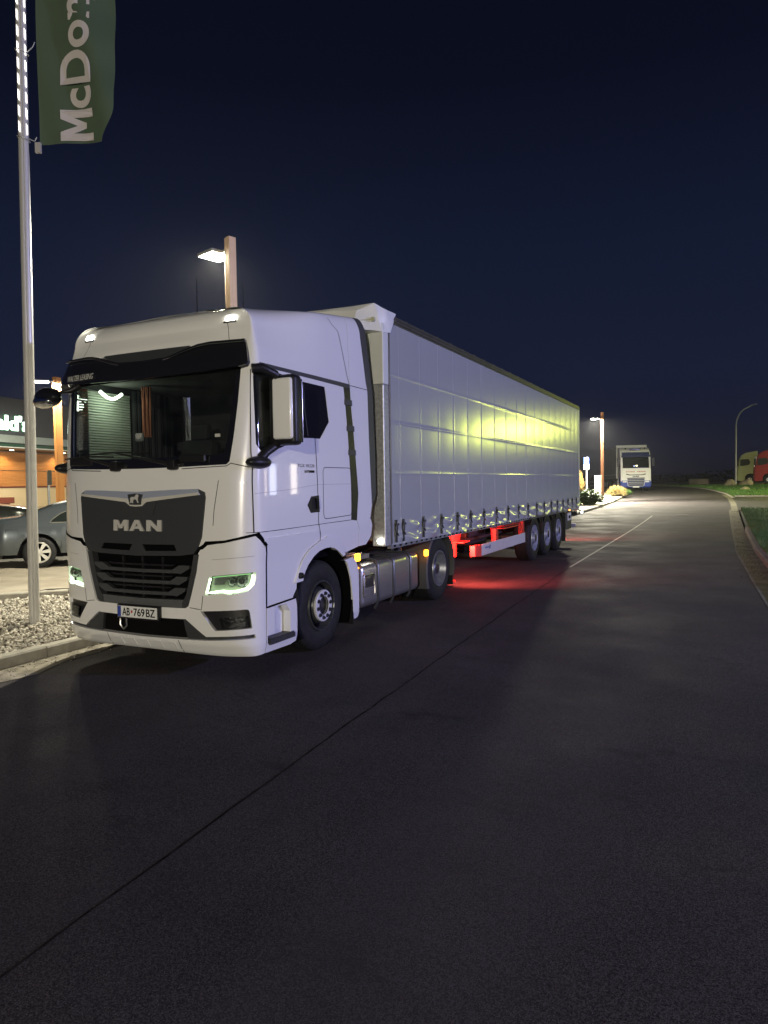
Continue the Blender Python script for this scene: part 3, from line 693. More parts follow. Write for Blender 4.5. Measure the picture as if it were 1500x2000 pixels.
# bumper with grille opening, fog recesses and lower intake
BU = [(0, 1.16), (.70, 1.20), (.73, 1.245), (.80, 1.29), (.96, 1.305), (1.25, 1.365), (1.30, 1.32), (1.366, 1.25), (1.380, 1.19), (1.374, .66), (1.374, .215), (1.25, .205), (.87, .2), (.45, .212), (0, .215)]
GO = [(0, 1.16+.01), (.70, 1.21), (.712, 1.19), (.687, 1.033), (.62, .80), (.585, .695), (.555, .672), (.50, .668), (0, .660)]
BUo = [(1.374, .215), (1.25, .205), (.87, .2), (.45, .212), (0, .215)]
bump_poly = [(.702, 1.205), (.73, 1.245), (.80, 1.29), (.96, 1.305), (1.25, 1.365), (1.30, 1.32), (1.366, 1.25), (1.380, 1.19), (1.374, .66), (1.374, .215), (1.25, .205), (.87, .2), (.45, .212), (0, .215)]
outer = bump_poly+[(-u, z) for u, z in bump_poly[::-1] if abs(u) > 1e-6]
inner = [(-.712, 1.19), (-.687, 1.033), (-.62, .80), (-.585, .695), (-.555, .672), (-.50, .668), (0, .660), (.50, .668), (.555, .672), (.585, .695), (.62, .80), (.687, 1.033), (.712, 1.19)]
HLP = [(.817, .978), (.86, .993), (1.013, 1.008), (1.266, 1.024), (1.262, .96), (1.246, .899), (1.19, .845), (1.03, .815), (.95, .826), (.768, .804)]
FOG = [(.716, .65), (1.17, .673), (1.195, .668), (1.207, .642), (1.225, .489), (.868, .467)]
LOW = [(0, .555), (.50, .563), (.547, .566), (.77, .404), (1.25, .428), (1.255, .39), (.78, .366), (.56, .362), (0, .352)]
region('bumper', outer+inner, WHITE, T, .008, .06, holes=[HLP, flip(HLP), FOG, flip(FOG), half(LOW)], du=.05, dz=.05)
region('bumper_backing', half([(0, .30), (1.30, .32), (1.33, .80), (1.3, 1.22), (0, 1.24)]), GASK, T, -.075, 0)
region('lower_intake', half([(0, .555), (.52, .565), (.55, .37), (0, .352)]), mat('intake_mesh', (.003, .003, .0035), .7, spec=.1, bump=1, bscale=220), T, -.05, .01)
for s in (1, -1):
    g = [(.50, .566), (.547, .568), (.77, .406), (1.25, .43), (1.255, .39), (.78, .366), (.545, .362)]; g = g if s > 0 else flip(g)
    region('bumper_wedge', g, GRYP, T, -.02, .03)
    g = FOG if s > 0 else flip(FOG); region('fog_pocket', g, BLK, T, -.03, .02)
    g = [(.90, .585), (1.19, .60), (1.205, .50), (.93, .48)]; g = g if s > 0 else flip(g)
    fl = region('fog_lamp', g, mat('fog_reflector', (.035, .035, .04), .2, metal=.9, bump=.6, bscale=50), T, -.015, .015)
    region('fog_lens', g, LAMPG, fl, .0, 0)
    g = [(.78, .84), (1.255, .84), (1.27, 1.01), (.80, 1.0)]; g = g if s > 0 else flip(g)
seam('bumper_seam', [(.45, .35), (.46, .215)], T, .007, .010, both=True)
seam('bumper_seam', [(.60, .68), (.73, .665), (.75, .80)], T, .006, .011, both=True)
seam('bumper_seam', [(.72, 1.262), (.80, 1.312), (.97, 1.322), (1.25, 1.383), (1.31, 1.338), (1.384, 1.262), (1.392, 1.19), (1.386, .66), (1.90, .68)], T, .02, .0065, both=True)
region('wedge_gap', [(.69, 1.235), (.73, 1.262), (.775, 1.322), (.96, 1.328), (.90, 1.30), (.80, 1.285), (.75, 1.245)], GASK, T, .0095, .01)
region('wedge_gap', flip([(.69, 1.235), (.73, 1.262), (.775, 1.322), (.96, 1.328), (.90, 1.30), (.80, 1.285), (.75, 1.245)]), GASK, T, .0095, .01)
for s in (1, -1):
    g = [(1.235, 1.385), (1.285, 1.40), (1.32, 1.355), (1.40, 1.27), (1.37, 1.262), (1.30, 1.325)]; g = g if s > 0 else flip(g)
    region('corner_vent', g, GASK, T, .012, .01)
    g = [(.85, 1.15), (1.25, 1.18), (1.25, 1.175), (.85, 1.145)]; g = g if s > 0 else flip(g)
    region('bumper_crease', g, mat('soft_seam', (.35, .35, .36), .5), T, .0105, .002)
# embossed bars of the lower lip
for i in range(5):
    u = -.36+i*.17; region('lip_emboss', [(u, .24), (u+.09, .24), (u+.08, .32), (u, .32)], WHITE, T, .014, .008)
# grille interior: frame, slats, radiator core
region('grille_core', half([(0, .64), (.57, .66), (.70, 1.2), (0, 1.20)]), mat('radiator_core', (.003, .003, .004), .8, spec=.1, bump=.8, bscale=150), T, -.10, .0)
for s in (1, -1):
    g = [(.50, .668), (.553, .672), (.585, .695), (.62, .80), (.687, 1.033), (.71, 1.19), (.64, 1.19), (.615, 1.05), (.55, .80), (.50, .72)]; g = g if s > 0 else flip(g)
    region('grille_side_frame', g, GRYP, T, -.01, .08)
region('grille_lower_frame', half([(0, .660), (.50, .668), (.555, .69), (.52, .745), (0, .735)]), mat('grille_bright_grey', (.09, .095, .10), .45), T, -.015, .08)
SLM = mat('slat_grey', (.052, .055, .06), .4)
for i, (zt, w_) in enumerate(((1.055, .60), (.945, .575), (.835, .55))):
    slp = [(0, zt-.055), (w_-.14, zt-.05), (w_-.10, zt-.055), (w_-.01, zt-.005), (w_, zt+.028), (w_-.12, zt+.028), (w_-.20, zt-.018), (0, zt-.022)]
    region('grille_slat', half(slp), SLM, T, 0, .05, offf=lambda u, z: .0)
    region('grille_slat', half([(0, zt+.012), (w_-.22, zt+.014), (w_-.17, zt+.03), (0, zt+.028)]), BLK, T, -.02, .03)
for u in (-.25, 0, .25):
    region('grille_strut', [(u-.012, .70), (u+.012, .70), (u+.012, 1.15), (u-.012, 1.15)], BLK, T, -.05, .03)
# head lamps
for s in (1, -1):
    g = HLP if s > 0 else flip(HLP)
    hl = region('headlamp', g, mat('lamp_bowl', (.20, .24, .18), .4, metal=.3), T, -.07, 0)
    region('headlamp_lens', g, LAMPG, hl, .004, 0)
    m = MB()
    for uu, zz, rr in ((1.13, .935, .055), (1.03, .93, .04)):
        c_ = Vector(S(s*uu, zz, -.05)); m.sphere(c_, rr, (1, .7, 1), 3); m.cyl(c_+Vector((0, .03, 0)), c_+Vector((0, -.01, 0)), rr*1.25, rr*1.1, 24)
    obj('projector', m, mat('projector_glass', (.05, .055, .055), .12, metal=.3, coat=1), hl, R(40))
    q = [(.86, .975), (.835, .90), (.95, .905), (1.0, .975)]; q = q if s > 0 else flip(q)
    region('turn_reflector', q, mat('lamp_chrome', (.4, .42, .40), .25, metal=.9), hl, -.04, .01)
    # light guide: bottom, outer side and thin top
    m = MB(); gd = [(.825, .965), (.80, .90), (.785, .825), (.87, .835), (.95, .845), (1.02, .838), (1.10, .845), (1.18, .866), (1.222, .90), (1.238, .95), (1.245, 1.0)]
    m.tube([S(s*a, b, -.022) for a, b in gd], [.004, .005, .008, .011, .012, .012, .012, .012, .011, .010, .006], 8)
    obj('daylight_strip', m, DRL, hl)
    m = MB(); m.tube([S(s*a, b, -.02) for a, b in ((.84, .975), (1.0, .992), (1.23, 1.006))], .004, 6); obj('daylight_edge', m, glow('dim_green_strip', (.4, .9, .35), .9), hl)
# number plate
pl = MB(); pb = Vector(S(.022, .608, .055)); pcx, pcy, pcz = pb.x, pb.y, .605
pl.box(pcx-.275, pcx+.275, pcy-.008, pcy+.03, pcz-.074, pcz+.070, bev=.008); PL = obj('number_plate_holder', pl, BLK, T)
m = MB(); m.box(pcx-.260, pcx+.260, pcy-.013, pcy-.0085, pcz-.055, pcz+.057, bev=.004); obj('number_plate', m, mat('plate_white', (.75, .76, .76), .4), PL)
m = MB(); m.box(pcx-.257, pcx-.215, pcy-.0155, pcy-.0135, pcz-.052, pcz+.054); obj('plate_band', m, mat('plate_blue', (.03, .06, .35), .4), PL)
for txt, a, b in (('AB', -.195, -.095), ('769', -.045, .10), ('BZ', .12, .235)):
    t = fit(textbm(txt, 1, .001, .012), a, b, -.038, .040); t.xf(Matrix.Rotation(R(90), 4, 'X')); t.xf(Matrix.Translation((pcx, pcy-.0145, pcz))); obj('plate_characters', t, GASK, PL)
m = MB(); m.sphere((pcx-.07, pcy-.014, pcz+.004), .013, (1, .2, 1.2), 2); obj('plate_seal', m, mat('seal_red', (.45, .05, .05), .4), PL)
m = MB(); cb = Vector(S(-.22, .485, .0)); m.tube([cb+Vector((.062*math.cos(R(a))*.8, -.0, .075*math.sin(R(a)))) for a in range(30, 391, 60)], .009, 8); obj('tow_hook_ring', m, ALU, T, R(40))
# side badges on the door
surftext('door_lettering', 'TGX 18.520', 1.955, 2.285, 2.03, 2.063, mat('badge_grey', (.20, .20, .22), .4), T, .003, .001, .0)
region('door_badge', [(2.09, 1.972), (2.285, 1.972), (2.285, 1.998), (2.09, 1.998)], GLBLK, T, .003, .002)
surftext('door_badge_text', 'Pace', 2.10, 2.17, 1.975, 1.995, mat('badge_silver', (.6, .6, .6), .4), T, .006, .0005)
m = MB()
for u, w_ in ((1.70, .012), (1.76, .035), (1.83, .012)):
    region('roof_handle_mark', [(u-w_, 2.986-.018+.0), (u+w_, 2.968), (u+w_, 2.985), (u-w_, 2.985)], GASK, T, .003, .001) if False else None
for s in (1, -1):
    g = [(2.216, 1.72), (2.352, 1.728), (2.365, 1.549), (2.198, 1.545), (2.136, 1.629)]; g = g if s > 0 else flip(g)
    h_ = region('door_handle', g, BLK, T, .012, .015)
    q = [(2.27, 1.70), (2.325, 1.70), (2.335, 1.58), (2.29, 1.58)]; q = q if s > 0 else flip(q)
    region('handle_grip', q, GLBLK, h_, .03, .018)
# marker lamps on the roof front
for s in (1, -1):
    g = [(.93, 3.60), (1.03, 3.60), (1.03, 3.76), (.93, 3.76)]; g = g if s > 0 else flip(g)
    region('marker_lamp', g, WLED, T, .018, .02)
    g = [(.90, 3.52), (1.05, 3.52), (1.05, 3.58), (.90, 3.58)]; g = g if s > 0 else flip(g); region('marker_lamp_base', g, GRYP, T, .01, .01)
# steps
ST = [(1.392, .655), (1.90, .672), (1.92, .60), (1.928, .40), (1.928, .225), (1.83, .205), (1.386, .212)]
HO = [(1.52, .648), (1.515, .39), (1.40, .384), (1.40, .30), (1.80, .29), (1.797, .56), (1.72, .645)]
for s in (1, -1):
    g = ST if s > 0 else flip(ST); h_ = HO if s > 0 else flip(HO)
    region('step_panel', g, WHITE, T, .006, .088, holes=[h_])
    q = [(1.02, .70), (1.90, .70), (1.90, .26), (1.02, .26)]; q = q if s > 0 else flip(q); region('step_recess', q, WHITE, T, -.085, 0)
    m = MB(); xo = CX+s*(W+.0); m.box(min(xo, xo-s*.20), max(xo, xo-s*.20), .40, .84, .285, .335, bev=.006); m.box(min(xo-s*.01, xo-s*.20), max(xo-s*.01, xo-s*.20), .41, .83, .335, .345)
    obj('step_tread', m, mat('tread_plate', (.02, .02, .022), .5, bump=1, bscale=60), T)
    # liner, mudflap
    m = MB(); xi = CX+s*(W-.02); m.lathe([(0, .60), (-s*.55, .60)], (xi, 1.475, .56), 'X', 32, R(-35), R(215)); bmesh.ops.recalc_face_normals(m.b, faces=m.b.faces)
    m.box(min(xi-s*.5, xi-s*.54), max(xi-s*.5, xi-s*.54), .80, 2.2, .30, 1.2); obj('wheel_well_liner', m, GASK, T)
    m = MB(); m.box(min(xi, xi-s*.40), max(xi, xi-s*.40), 2.12, 2.14, .17, .75); obj('mudflap', m, BLK, T)
    m = MB(); m.prism([(.86, .50), (.96, .64), (.92, .78), (.84, .70)], 'X', min(xi, xi-s*.3), max(xi, xi-s*.3)); obj('bumper_bracket', m, BLK, T)
# underside, rear wall, engine
m = MB(); m.box(CX-1.15, CX+1.15, .25, 2.25, 1.02, 1.12); m.box(CX-.75, CX+.75, .20, 2.5, .40, 1.05, bev=.05); obj('engine_underside', m, GASK, T)
m = MB(); m.prism([(CX-1.2, 1.1), (CX+1.2, 1.1), (CX+1.2, 3.3), (CX+1.08, 3.55), (CX+.85, 3.70), (CX-.85, 3.70), (CX-1.08, 3.55), (CX-1.2, 3.3)], 'Y', 2.20, 2.25); obj('cab_rear_wall', m, mat('cab_rear_white', (.6, .6, .58), .4), T)
# interior
m = MB(); m.box(CX-1.10, CX+1.10, .32, .80, 1.75, 2.04, bev=.08, seg=3); m.box(CX-1.05, CX+1.05, .28, .5, 1.95, 2.08, bev=.04); obj('dashboard', m, INT, T, R(40))
lamp_light('added_cab_light', 'POINT', (-2.30, .70, 2.80), 3, (.85, 1, .75), .06, None)  # added light inside the cab to brighten the pale slats
for s in (-.60, .60):
    m = MB(); m.box(CX+s-.26, CX+s+.26, 1.15, 1.65, 1.55, 1.75, bev=.06); m.box(CX+s-.25, CX+s+.25, 1.55, 1.72, 1.7, 2.42, bev=.06, rot=Matrix.Rotation(R(-8), 3, 'X')); m.box(CX+s-.14, CX+s+.14, 1.64, 1.74, 2.42, 2.62, bev=.04); obj('seat', m, INT, T, R(40))
m = MB(); m.tube([Vector((CX+.60+.23*math.cos(R(a)), .92-.09*math.sin(R(a)), 1.98+.21*math.sin(R(a)))) for a in range(0, 361, 15)], .017, 8); m.tube([(CX+.6, .92, 1.98), (CX+.6, .70, 1.8)], .03); obj('steering_wheel', m, BLK, T, R(60))
m = MB(); m.box(CX-1.15, CX+1.15, .35, 2.1, 3.02, 3.06); obj('cab_ceiling', m, mat('headliner', (.10, .10, .095), .9), T)
m = MB(); m.box(CX-1.15, CX+1.15, 2.14, 2.17, 1.2, 3.05); m.box(CX-1.12, CX+1.12, 1.82, 2.14, 2.30, 2.42, bev=.03); obj('cab_back_panel', m, INT, T)
m = MB(); 
for i in range(10): m.box(CX-.02+i*.0, CX+.02, .95+i*.11, 1.03+i*.11, 2.15, 3.0)
cu_ = MB()
for i in range(14):
    a = Vector((CX-.20+.025*math.sin(i*1.9), 1.80, 0)); cu_.cyl((-2.16+i*.009, .95+.02*math.sin(i*2.2), 2.42), (-2.16+i*.009+.03*math.sin(i), .95+.02*math.sin(i*2.2), 3.0), .010, seg=8)
bl = MB()
for k in range(26): bl.box(-2.545, -2.532, .50, 1.12, 2.17+k*.030, 2.192+k*.030, rot=Matrix.Rotation(R(-18), 3, 'Y'))
obj('reflection_slats', bl, mat('reflection_slat_pale', (.55, .60, .50), .6), T)  # slats stand in for a reflection on the windscreen
bl = MB(); bl.tube([(-2.40, .55+.04*i, 2.93-.07*math.sin(math.pi*i/8)) for i in range(9)], .018, 8); obj('reflection_arc', bl, glow('reflection_arc_glow', (.85, 1, .75), 9), T)  # glowing tube stands in for a curved bright reflection
for bx in (-2.50, -.17):
    bl = MB()
    for k in range(12): bl.cyl((bx+.012*(k % 2), 1.16+k*.055, 1.95), (bx+.012*(k % 2), 1.16+k*.055, 3.0), .033, seg=8)
    obj('added_dark_curtain', bl, INT, T)  # dark folds added to hide the bright window reveals
obj('folded_curtain', cu_, mat('curtain_orange_brown', (.30, .10, .05), .8), T); m.b.free()
m = MB(); pb = Vector(S(-.05, 2.36, -.03)); m.box(pb.x-.055, pb.x+.055, pb.y-.02, pb.y+.015, 2.305, 2.395, bev=.02); m.box(pb.x-.02, pb.x+.02, pb.y-.026, pb.y-.019, 2.33, 2.37, bev=.004); obj('windscreen_toll_box', m, mat('toll_box_grey', (.32, .33, .32), .5), T, R(40))
m = MB(); pb = Vector(S(.87, 2.33, -.006)); m.box(pb.x-.03, pb.x+.03, pb.y-.004, pb.y+.002, 2.315, 2.345); obj('windscreen_sticker', m, mat('sticker_silver', (.5, .5, .48), .5), T)
# driver-side and passenger-side mirrors
def mirror(s, dy=0, wd=0):
    xb = CX+s*(W-.03)
    def X(a): return xb+s*a
    m = MB(); m.box(min(X(.02), X(.325)), max(X(.02), X(.325)), .45+dy, .60+dy, 2.23, 2.91, bev=.045, seg=4)
    mr = obj('mirror', m, BLK, T, R(50))
    m = MB(); m.box(min(X(.075), X(.30)), max(X(.075), X(.30)), .43+dy, .50+dy, 2.285, 2.875, bev=.028, seg=4); obj('mirror_cap', m, WHITE, mr, R(50))
    m = MB(); m.box(min(X(.05), X(.32)), max(X(.05), X(.32)), .600+dy, .606+dy, 2.26, 2.87, bev=.002); obj('mirror_glass', m, CHROME, mr)
    m = MB(); m.tube([(X(-.01), .24, 2.95), (X(.06), .30, 2.96), (X(.12), .44+dy, 2.91), (X(.13), .50+dy, 2.85)], [.045, .045, .04, .03], 10); obj('mirror_arm', m, BLK, mr, R(50))
    m = MB(); m.tube([(X(.02), .30, 2.10), (X(.06), .36, 2.17), (X(.10), .48+dy, 2.24)], [.05, .045, .04], 10); obj('mirror_arm', m, BLK, mr, R(50))
    m = MB(); m.sphere((X(.02), .28, 2.065), .09, (1.0, 1.9, .68), 3); obj('mirror_foot', m, BLK, mr, R(60))
mirror(1); mirror(-1, .20)
# front ramp mirror on its arm, passenger side
m = MB(); m.sphere((-2.60, .03, 2.82), .16, (1.15, .6, .68), 3); rm = obj('ramp_mirror', m, GLBLK, T, R(60))
m = MB(); m.sphere((-2.625, .0, 2.775), .135, (1.1, .6, .55), 3); obj('ramp_mirror_glass', m, CHROME, rm, R(60))
m = MB(); m.tube([(-2.46, .05, 2.86), (-2.40, .06, 2.87), (-2.34, .10, 2.88), (-2.30, .18, 2.94)], [.02, .018, .03, .04], 8); obj('ramp_mirror_arm', m, BLK, rm, R(60))
# antennas
for x, y, ln in ((CX+.02, .95, .42), (CX+.50, 1.15, .36)):
    z0 = 3.72; m = MB(); m.sphere((x, y, z0), .055, (.8, 1.3, .8), 2); m.tube([(x, y, z0+.03), (x-.02, y+.02, z0+ln)], [.008, .003], 6); obj('antenna', m, BLK, T, R(60))
# chassis, tank, drive axle
m = MB()
for s in (-1, 1): m.box(CX+s*.39-.04, CX+s*.39+.04, 1.0, 6.15, .72, 1.0)
m.box(CX-.45, CX+.45, 6.05, 6.15, .70, 1.0); m.box(CX-.40, CX+.40, 2.5, 3.6, .45, .95, bev=.04); m.cyl((CX-1.0, 5.075, .5), (CX+1.0, 5.075, .5), .09); m.sphere((CX, 5.075, .5), .26, sub=2)
m.box(CX-.42, CX+.42, 4.4, 5.3, 1.0, 1.14, bev=.03); obj('chassis', m, DARK, T, R(40))
XS = -.075
m = MB(); m.box(XS-.66, XS, 2.36, 4.18, .30, .855, bev=.085, seg=5); tk = obj('fuel_tank', m, ALU, T, R(30))
m = MB(); m.box(XS-.60, XS+.006, 2.79-.37, 2.79-.36, .33, .82)
m.b.free(); m = MB(); m.box(XS-.02, XS+.006, 2.41, 2.72, .43, .74, bev=.03, seg=3); obj('tank_cover', m, mat('tank_cover_alu', (.45, .43, .42), .35, metal=.8, var=.2, vscale=12), tk, R(30))
m = MB(); m.box(XS+.003, XS+.012, 2.45, 2.68, .56, .71, bev=.02, seg=3); obj('tank_cover_inset', m, mat('inset_dark_alu', (.16, .15, .15), .3, metal=.8), tk, R(30))
for yy in (2.80, 3.27, 3.83):
    m = MB(); m.tube([(XS-.5, yy, .875), (XS-.06, yy, .872), (XS-.012, yy, .855), (XS+.010, yy, .80), (XS+.014, yy, .40), (XS-.02, yy+.02, .30), (XS-.06, yy+.03, .24)], .017, 6)
    obj('tank_strap', m, mat('strap_dark', (.10, .105, .12), .4, metal=.6), T, R(40))
m = MB(); m.box(XS-.55, XS-.12, 2.30, 2.78, .93, .955, bev=.005); m.box(XS-.13, XS-.10, 2.30, 2.78, .90, .955)
for k in range(12):
    for j in range(4): m.cyl((XS-.5+j*.1, 2.34+k*.037, .953), (XS-.5+j*.1, 2.34+k*.037, .964), .011, seg=6)
obj('catwalk_step', m, ALU, T)
m = MB(); m.tube([(XS-.3, 3.85, .86), (XS-.25, 3.9, 1.0), (XS-.35, 4.1, 1.05), (XS-.6, 4.2, .95)], .03, 8); m.cyl((XS-.28, 4.02, .85), (XS-.28, 4.02, .93), .07); m.tube([(XS-.3, 2.9, .90), (XS-.4, 3.3, .97), (XS-.3, 3.6, .92), (XS-.5, 3.9, 1.0)], .022, 8); obj('air_hoses', m, BLK, T, R(50))
for yy, zz in ((2.285, .955), (4.46, .80)):
    m = MB(); m.box(XS-.03, XS+.02, yy-.035, yy+.035, zz-.045, zz+.045, bev=.015, seg=3); obj('side_marker_lamp', m, AMB, T)
for s in (1, -1):
    xo = CX+s*1.215
    wheel(T, xo+s*.02, 1.475, .50, .315, 'front', s); wheel(T, xo+s*.02, 5.075, .50, .62, 'rear', s)
    m = MB(); m.lathe([(0, .60), (s*.02, .585), (s*.02, .57), (-s*.60, .57), (-s*.60, .60), (0, .60)], (xo+s*.03, 5.075, .50), 'X', 30, R(-18), R(205)); bmesh.ops.recalc_face_normals(m.b, faces=m.b.faces); obj('rear_fender', m, mat('fender_grey', (.075, .077, .085), .5, bump=.1, bscale=200), T, R(40))
    m = MB(); m.box(min(xo, xo-s*.58), max(xo, xo-s*.58), 5.70, 5.72, .16, .62); obj('rear_mudflap', m, BLK, T)
    m = MB(); m.box(CX+s*.80-.22, CX+s*.80+.22, 6.12, 6.18, .62, .76, bev=.01); tl = obj('tail_lamp', m, BLK, T)
    m = MB(); m.box(CX+s*.80-.20, CX+s*.80+.20, 6.18, 6.195, .64, .74, bev=.004); obj('tail_lamp_glow', m, REDL, tl)
# ================================================================== SEMI TRAILER
TX = -1.275
TR = thing('semi_trailer', 'long grey curtain-sided trailer coupled behind the white cab, red chassis', 'trailer', (TX, 9.6, 0))
m = MB(); m.box(-2.50, -.06, 2.96, 3.02, 1.1, 3.9); obj('front_wall', m, mat('front_wall_grey', (.62, .66, .58), .5, bump=.1, bscale=4), TR)
for s in (1, -1):
    xa = TX+s*1.275
    m = MB(); m.box(min(xa-s*.20, xa-s*.01), max(xa-s*.20, xa-s*.01), 2.93, 3.10, 1.03, 3.12, bev=.012); obj('corner_post', m, GALV, TR)
    m = MB(); m.box(min(xa-s*.20, xa-s*.01), max(xa-s*.20, xa-s*.01), 2.935, 3.10, 3.122, 3.9, bev=.012); obj('upper_corner_post', m, mat('post_smooth_grey', (.60, .62, .60), .45), TR)
    m = MB(); m.cyl((xa-s*.085, 2.925, 1.10), (xa-s*.085, 2.895, 1.10), .032, .028, 20); obj('front_marker_lamp', m, WLED, TR)
    m = MB(); m.box(min(xa, xa-s*.02), max(xa, xa-s*.02), 3.102, 3.125, 1.05, 3.85, bev=.006); obj('curtain_tensioner', m, mat('tensioner_dark', (.06, .06, .065), .4, metal=.6), TR)
BY = [3.23, 3.46]+[4.17+.725*i for i in range(2)]+[5.62, 6.28, 7.02, 7.80, 8.60, 9.40, 10.19, 10.99, 11.74, 12.50, 13.22, 13.92, 14.58, 15.20, 15.80]
VL = [3.41, 4.13, 4.85, 5.52, 6.22, 6.97, 7.76, 8.54, 9.33, 10.09, 10.88, 11.62, 12.38, 13.14, 13.86, 14.54, 15.2, 15.8]
def g_(d, w_): return math.exp(-(d/w_)**2)
def curtain(s):
    m = MB(); rnd = random.Random(3)
    Y = []; y = 3.125
    while y < 16.26: Y.append(y); y += .06
    for v in VL: Y += [v-.022, v-.010, v, v+.010, v+.022]
    for b in BY: Y += [b-.03, b+.03]
    Y = sorted(set(round(q, 3) for q in Y)); Y.append(16.27)
    Z = [1.03+i*.022 for i in range(18)]+[1.44+.062*i for i in range(40)]
    for h in (1.975, 2.645, 3.27): Z += [h-.05, h-.025, h-.012, h, h+.012, h+.05]
    Z = sorted(set(round(q, 3) for q in Z if q < 3.93)); Z.append(3.93)
    ph = [rnd.uniform(0, 6.28) for _ in range(24)]
    rows = []
    for z in Z:
        row = []
        for y in Y:
            t = (y-3.125)/13.15
            dv = min(abs(y-v) for v in VL)
            d = .0055*g_(dv, .010)                                        # vertical straps welded behind
            for h, a in ((1.975, .003), (2.645, .006), (3.27, .004)): d += a*g_(z-h, .016)*(.5+.5*math.sin(y*1.3+h))+.0012*g_(z-h, .016)
            i = max(k for k in range(len(VL)+1) if k == 0 or VL[k-1] <= y); a0 = VL[i-1] if i > 0 else 3.1; a1 = VL[i] if i < len(VL) else 16.3
            q = (y-a0)/(a1-a0)
            d += .0020*math.sin(math.pi*q)*(1 if z > 1.45 else .4)          # every panel bellies a little
            d += .004*math.sin(y*.55+1.0)*math.sin((z-1.3)*1.1+.4)
            if z < 1.47:                                                 # gathered hem
                k = sm((1.40-z)/.20); i = max([j for j in range(len(BY)) if BY[j] <= y] or [0]); b0 = BY[i]; b1 = BY[i+1] if i+1 < len(BY) else 16.4
                q = max(0, min(1, (y-b0)/(b1-b0)))
                w1 = math.sin(ph[i]+34*(z-1.03)+3.2*math.sin(math.pi*q)+.8*math.sin(5*q+ph[(i+3) % 24]))*math.sin(math.pi*q)
                w2 = math.sin(ph[(i+5) % 24]*2+9*q+55*(z-1.0))*math.sin(math.pi*q)
                d += k*(.013*w1+.006*w2-.012*g_(q, .12)-.012*g_(1-q, .12)+.012*math.sin(math.pi*q))
            if z < 1.16: d += .006*sm((1.16-z)/.02)
            row.append(m.b.verts.new((TX+s*(1.268+d), y, z)))
        rows.append(row)
    for a, b in zip(rows, rows[1:]):
        for k in range(len(Y)-1):
            m.b.faces.new((a[k], a[k+1], b[k+1], b[k]) if s > 0 else (a[k], b[k], b[k+1], a[k+1]))
    c_ = obj('side_curtain', m, CURT, TR, R(60))
    for b in BY:
        mm = MB(); xa = TX+s*1.285
        mm.box(min(xa-.004, xa+.004), max(xa-.004, xa+.004), b-.022, b+.022, 1.06, 1.36)
        obj('curtain_strap', mm, mat('strap_webbing', (.11, .12, .13), .7), TR) if False else None
        mm.box(xa-.013, xa+.013, b-.024, b+.024, 1.205, 1.315, bev=.008); mm.box(xa-.004, xa+.028, b-.034, b+.034, 1.285, 1.315, bev=.008)
        mm.tube([(xa+s*.004, b-.02, 1.19), (xa+s*.03, b, 1.15), (xa+s*.005, b+.02, 1.19)], .006, 6)
        obj('strap_buckle', mm, mat('buckle_dark', (.035, .038, .045), .4, metal=.3), TR)
    # perforated lower rail
    mm = MB(); xa = TX+s*1.255; mm.box(min(xa-s*.05, xa), max(xa-s*.05, xa), 3.1, 16.3, .985, 1.045)
    sr = obj('lower_side_rail', mm, mat('rail_zinc', (.22, .23, .25), .45, metal=.5), TR)
    for k in range(45 if s > 0 else 0):
        mm = MB(); mm.box(xa-.001, xa+.003, 3.2+k*.185, 3.26+k*.185, 1.0, 1.03); obj('rail_slot', mm, GASK, sr)
    mm = MB(); xa = TX+s*1.275
    mm.box(min(xa-s*.08, xa-s*.0), max(xa-s*.08, xa-s*.0), 3.30, 16.35, 3.93, 4.045, bev=.01)
    mm.box(min(xa-s*.01, xa+s*.012), max(xa-s*.01, xa+s*.012), 3.30, 16.35, 3.955, 3.975); mm.box(min(xa-s*.01, xa+s*.010), max(xa-s*.01, xa+s*.010), 3.30, 16.35, 4.0, 4.012)
    for k in range(22): mm.box(min(xa-s*.10, xa-s*.02), max(xa-s*.10, xa-s*.02), 3.7+k*.58, 3.76+k*.58, 4.045, 4.062)
    obj('roof_rail', mm, mat('roof_rail_dark', (.045, .043, .04), .45, var=.2, vscale=6), TR)
curtain(1); curtain(-1)
m = MB(); m.box(-2.48, -.07, 3.2, 16.35, 4.03, 4.05); obj('roof', m, HOOD, TR)
m = MB(); m.box(-2.52, -.03, 3.1, 16.35, 1.10, 1.16); obj('load_floor', m, DARK, TR)
m = MB(); m.box(-2.53, -.02, 16.36, 16.42, 1.02, 4.04, bev=.01); obj('rear_doors', m, mat('rear_door_grey', (.35, .36, .37), .4), TR)
for s in (1, -1):
    m = MB(); xa = TX+s*1.27; m.box(min(xa, xa-s*.06), max(xa, xa-s*.06), 16.28, 16.40, 1.0, 4.03, bev=.01); obj('rear_post', m, mat('rear_post_light', (.5, .5, .52), .4, metal=.3), TR)
# tarpaulin hood over the front edge of the roof
hp = []
for s in (1, -1):
    xa = TX+s*1.275
    hp += [(xa-s*.30, 2.72, 3.86), (xa-s*.28, 2.74, 4.05), (xa-s*.08, 2.86, 4.13), (xa+s*.012, 3.02, 4.08), (xa+s*.02, 3.28, 4.06), (xa+s*.02, 3.12, 3.80), (xa-s*.02, 2.93, 3.78), (xa-s*.2, 2.80, 3.80), (xa-s*.2, 3.5, 4.10)]
hp += [(TX, 2.62, 4.08), (TX, 2.6, 3.88), (TX, 3.5, 4.16)]
m = MB(); m.hull(hp); bmesh.ops.subdivide_edges(m.b, edges=m.b.edges[:], cuts=3, use_grid_fill=True)
for v in m.b.verts: v.co += Vector((.008*math.sin(v.co.z*30+v.co.y*11), .008*math.sin(v.co.x*17+v.co.z*9), .006*math.sin(v.co.x*13+v.co.y*12)))
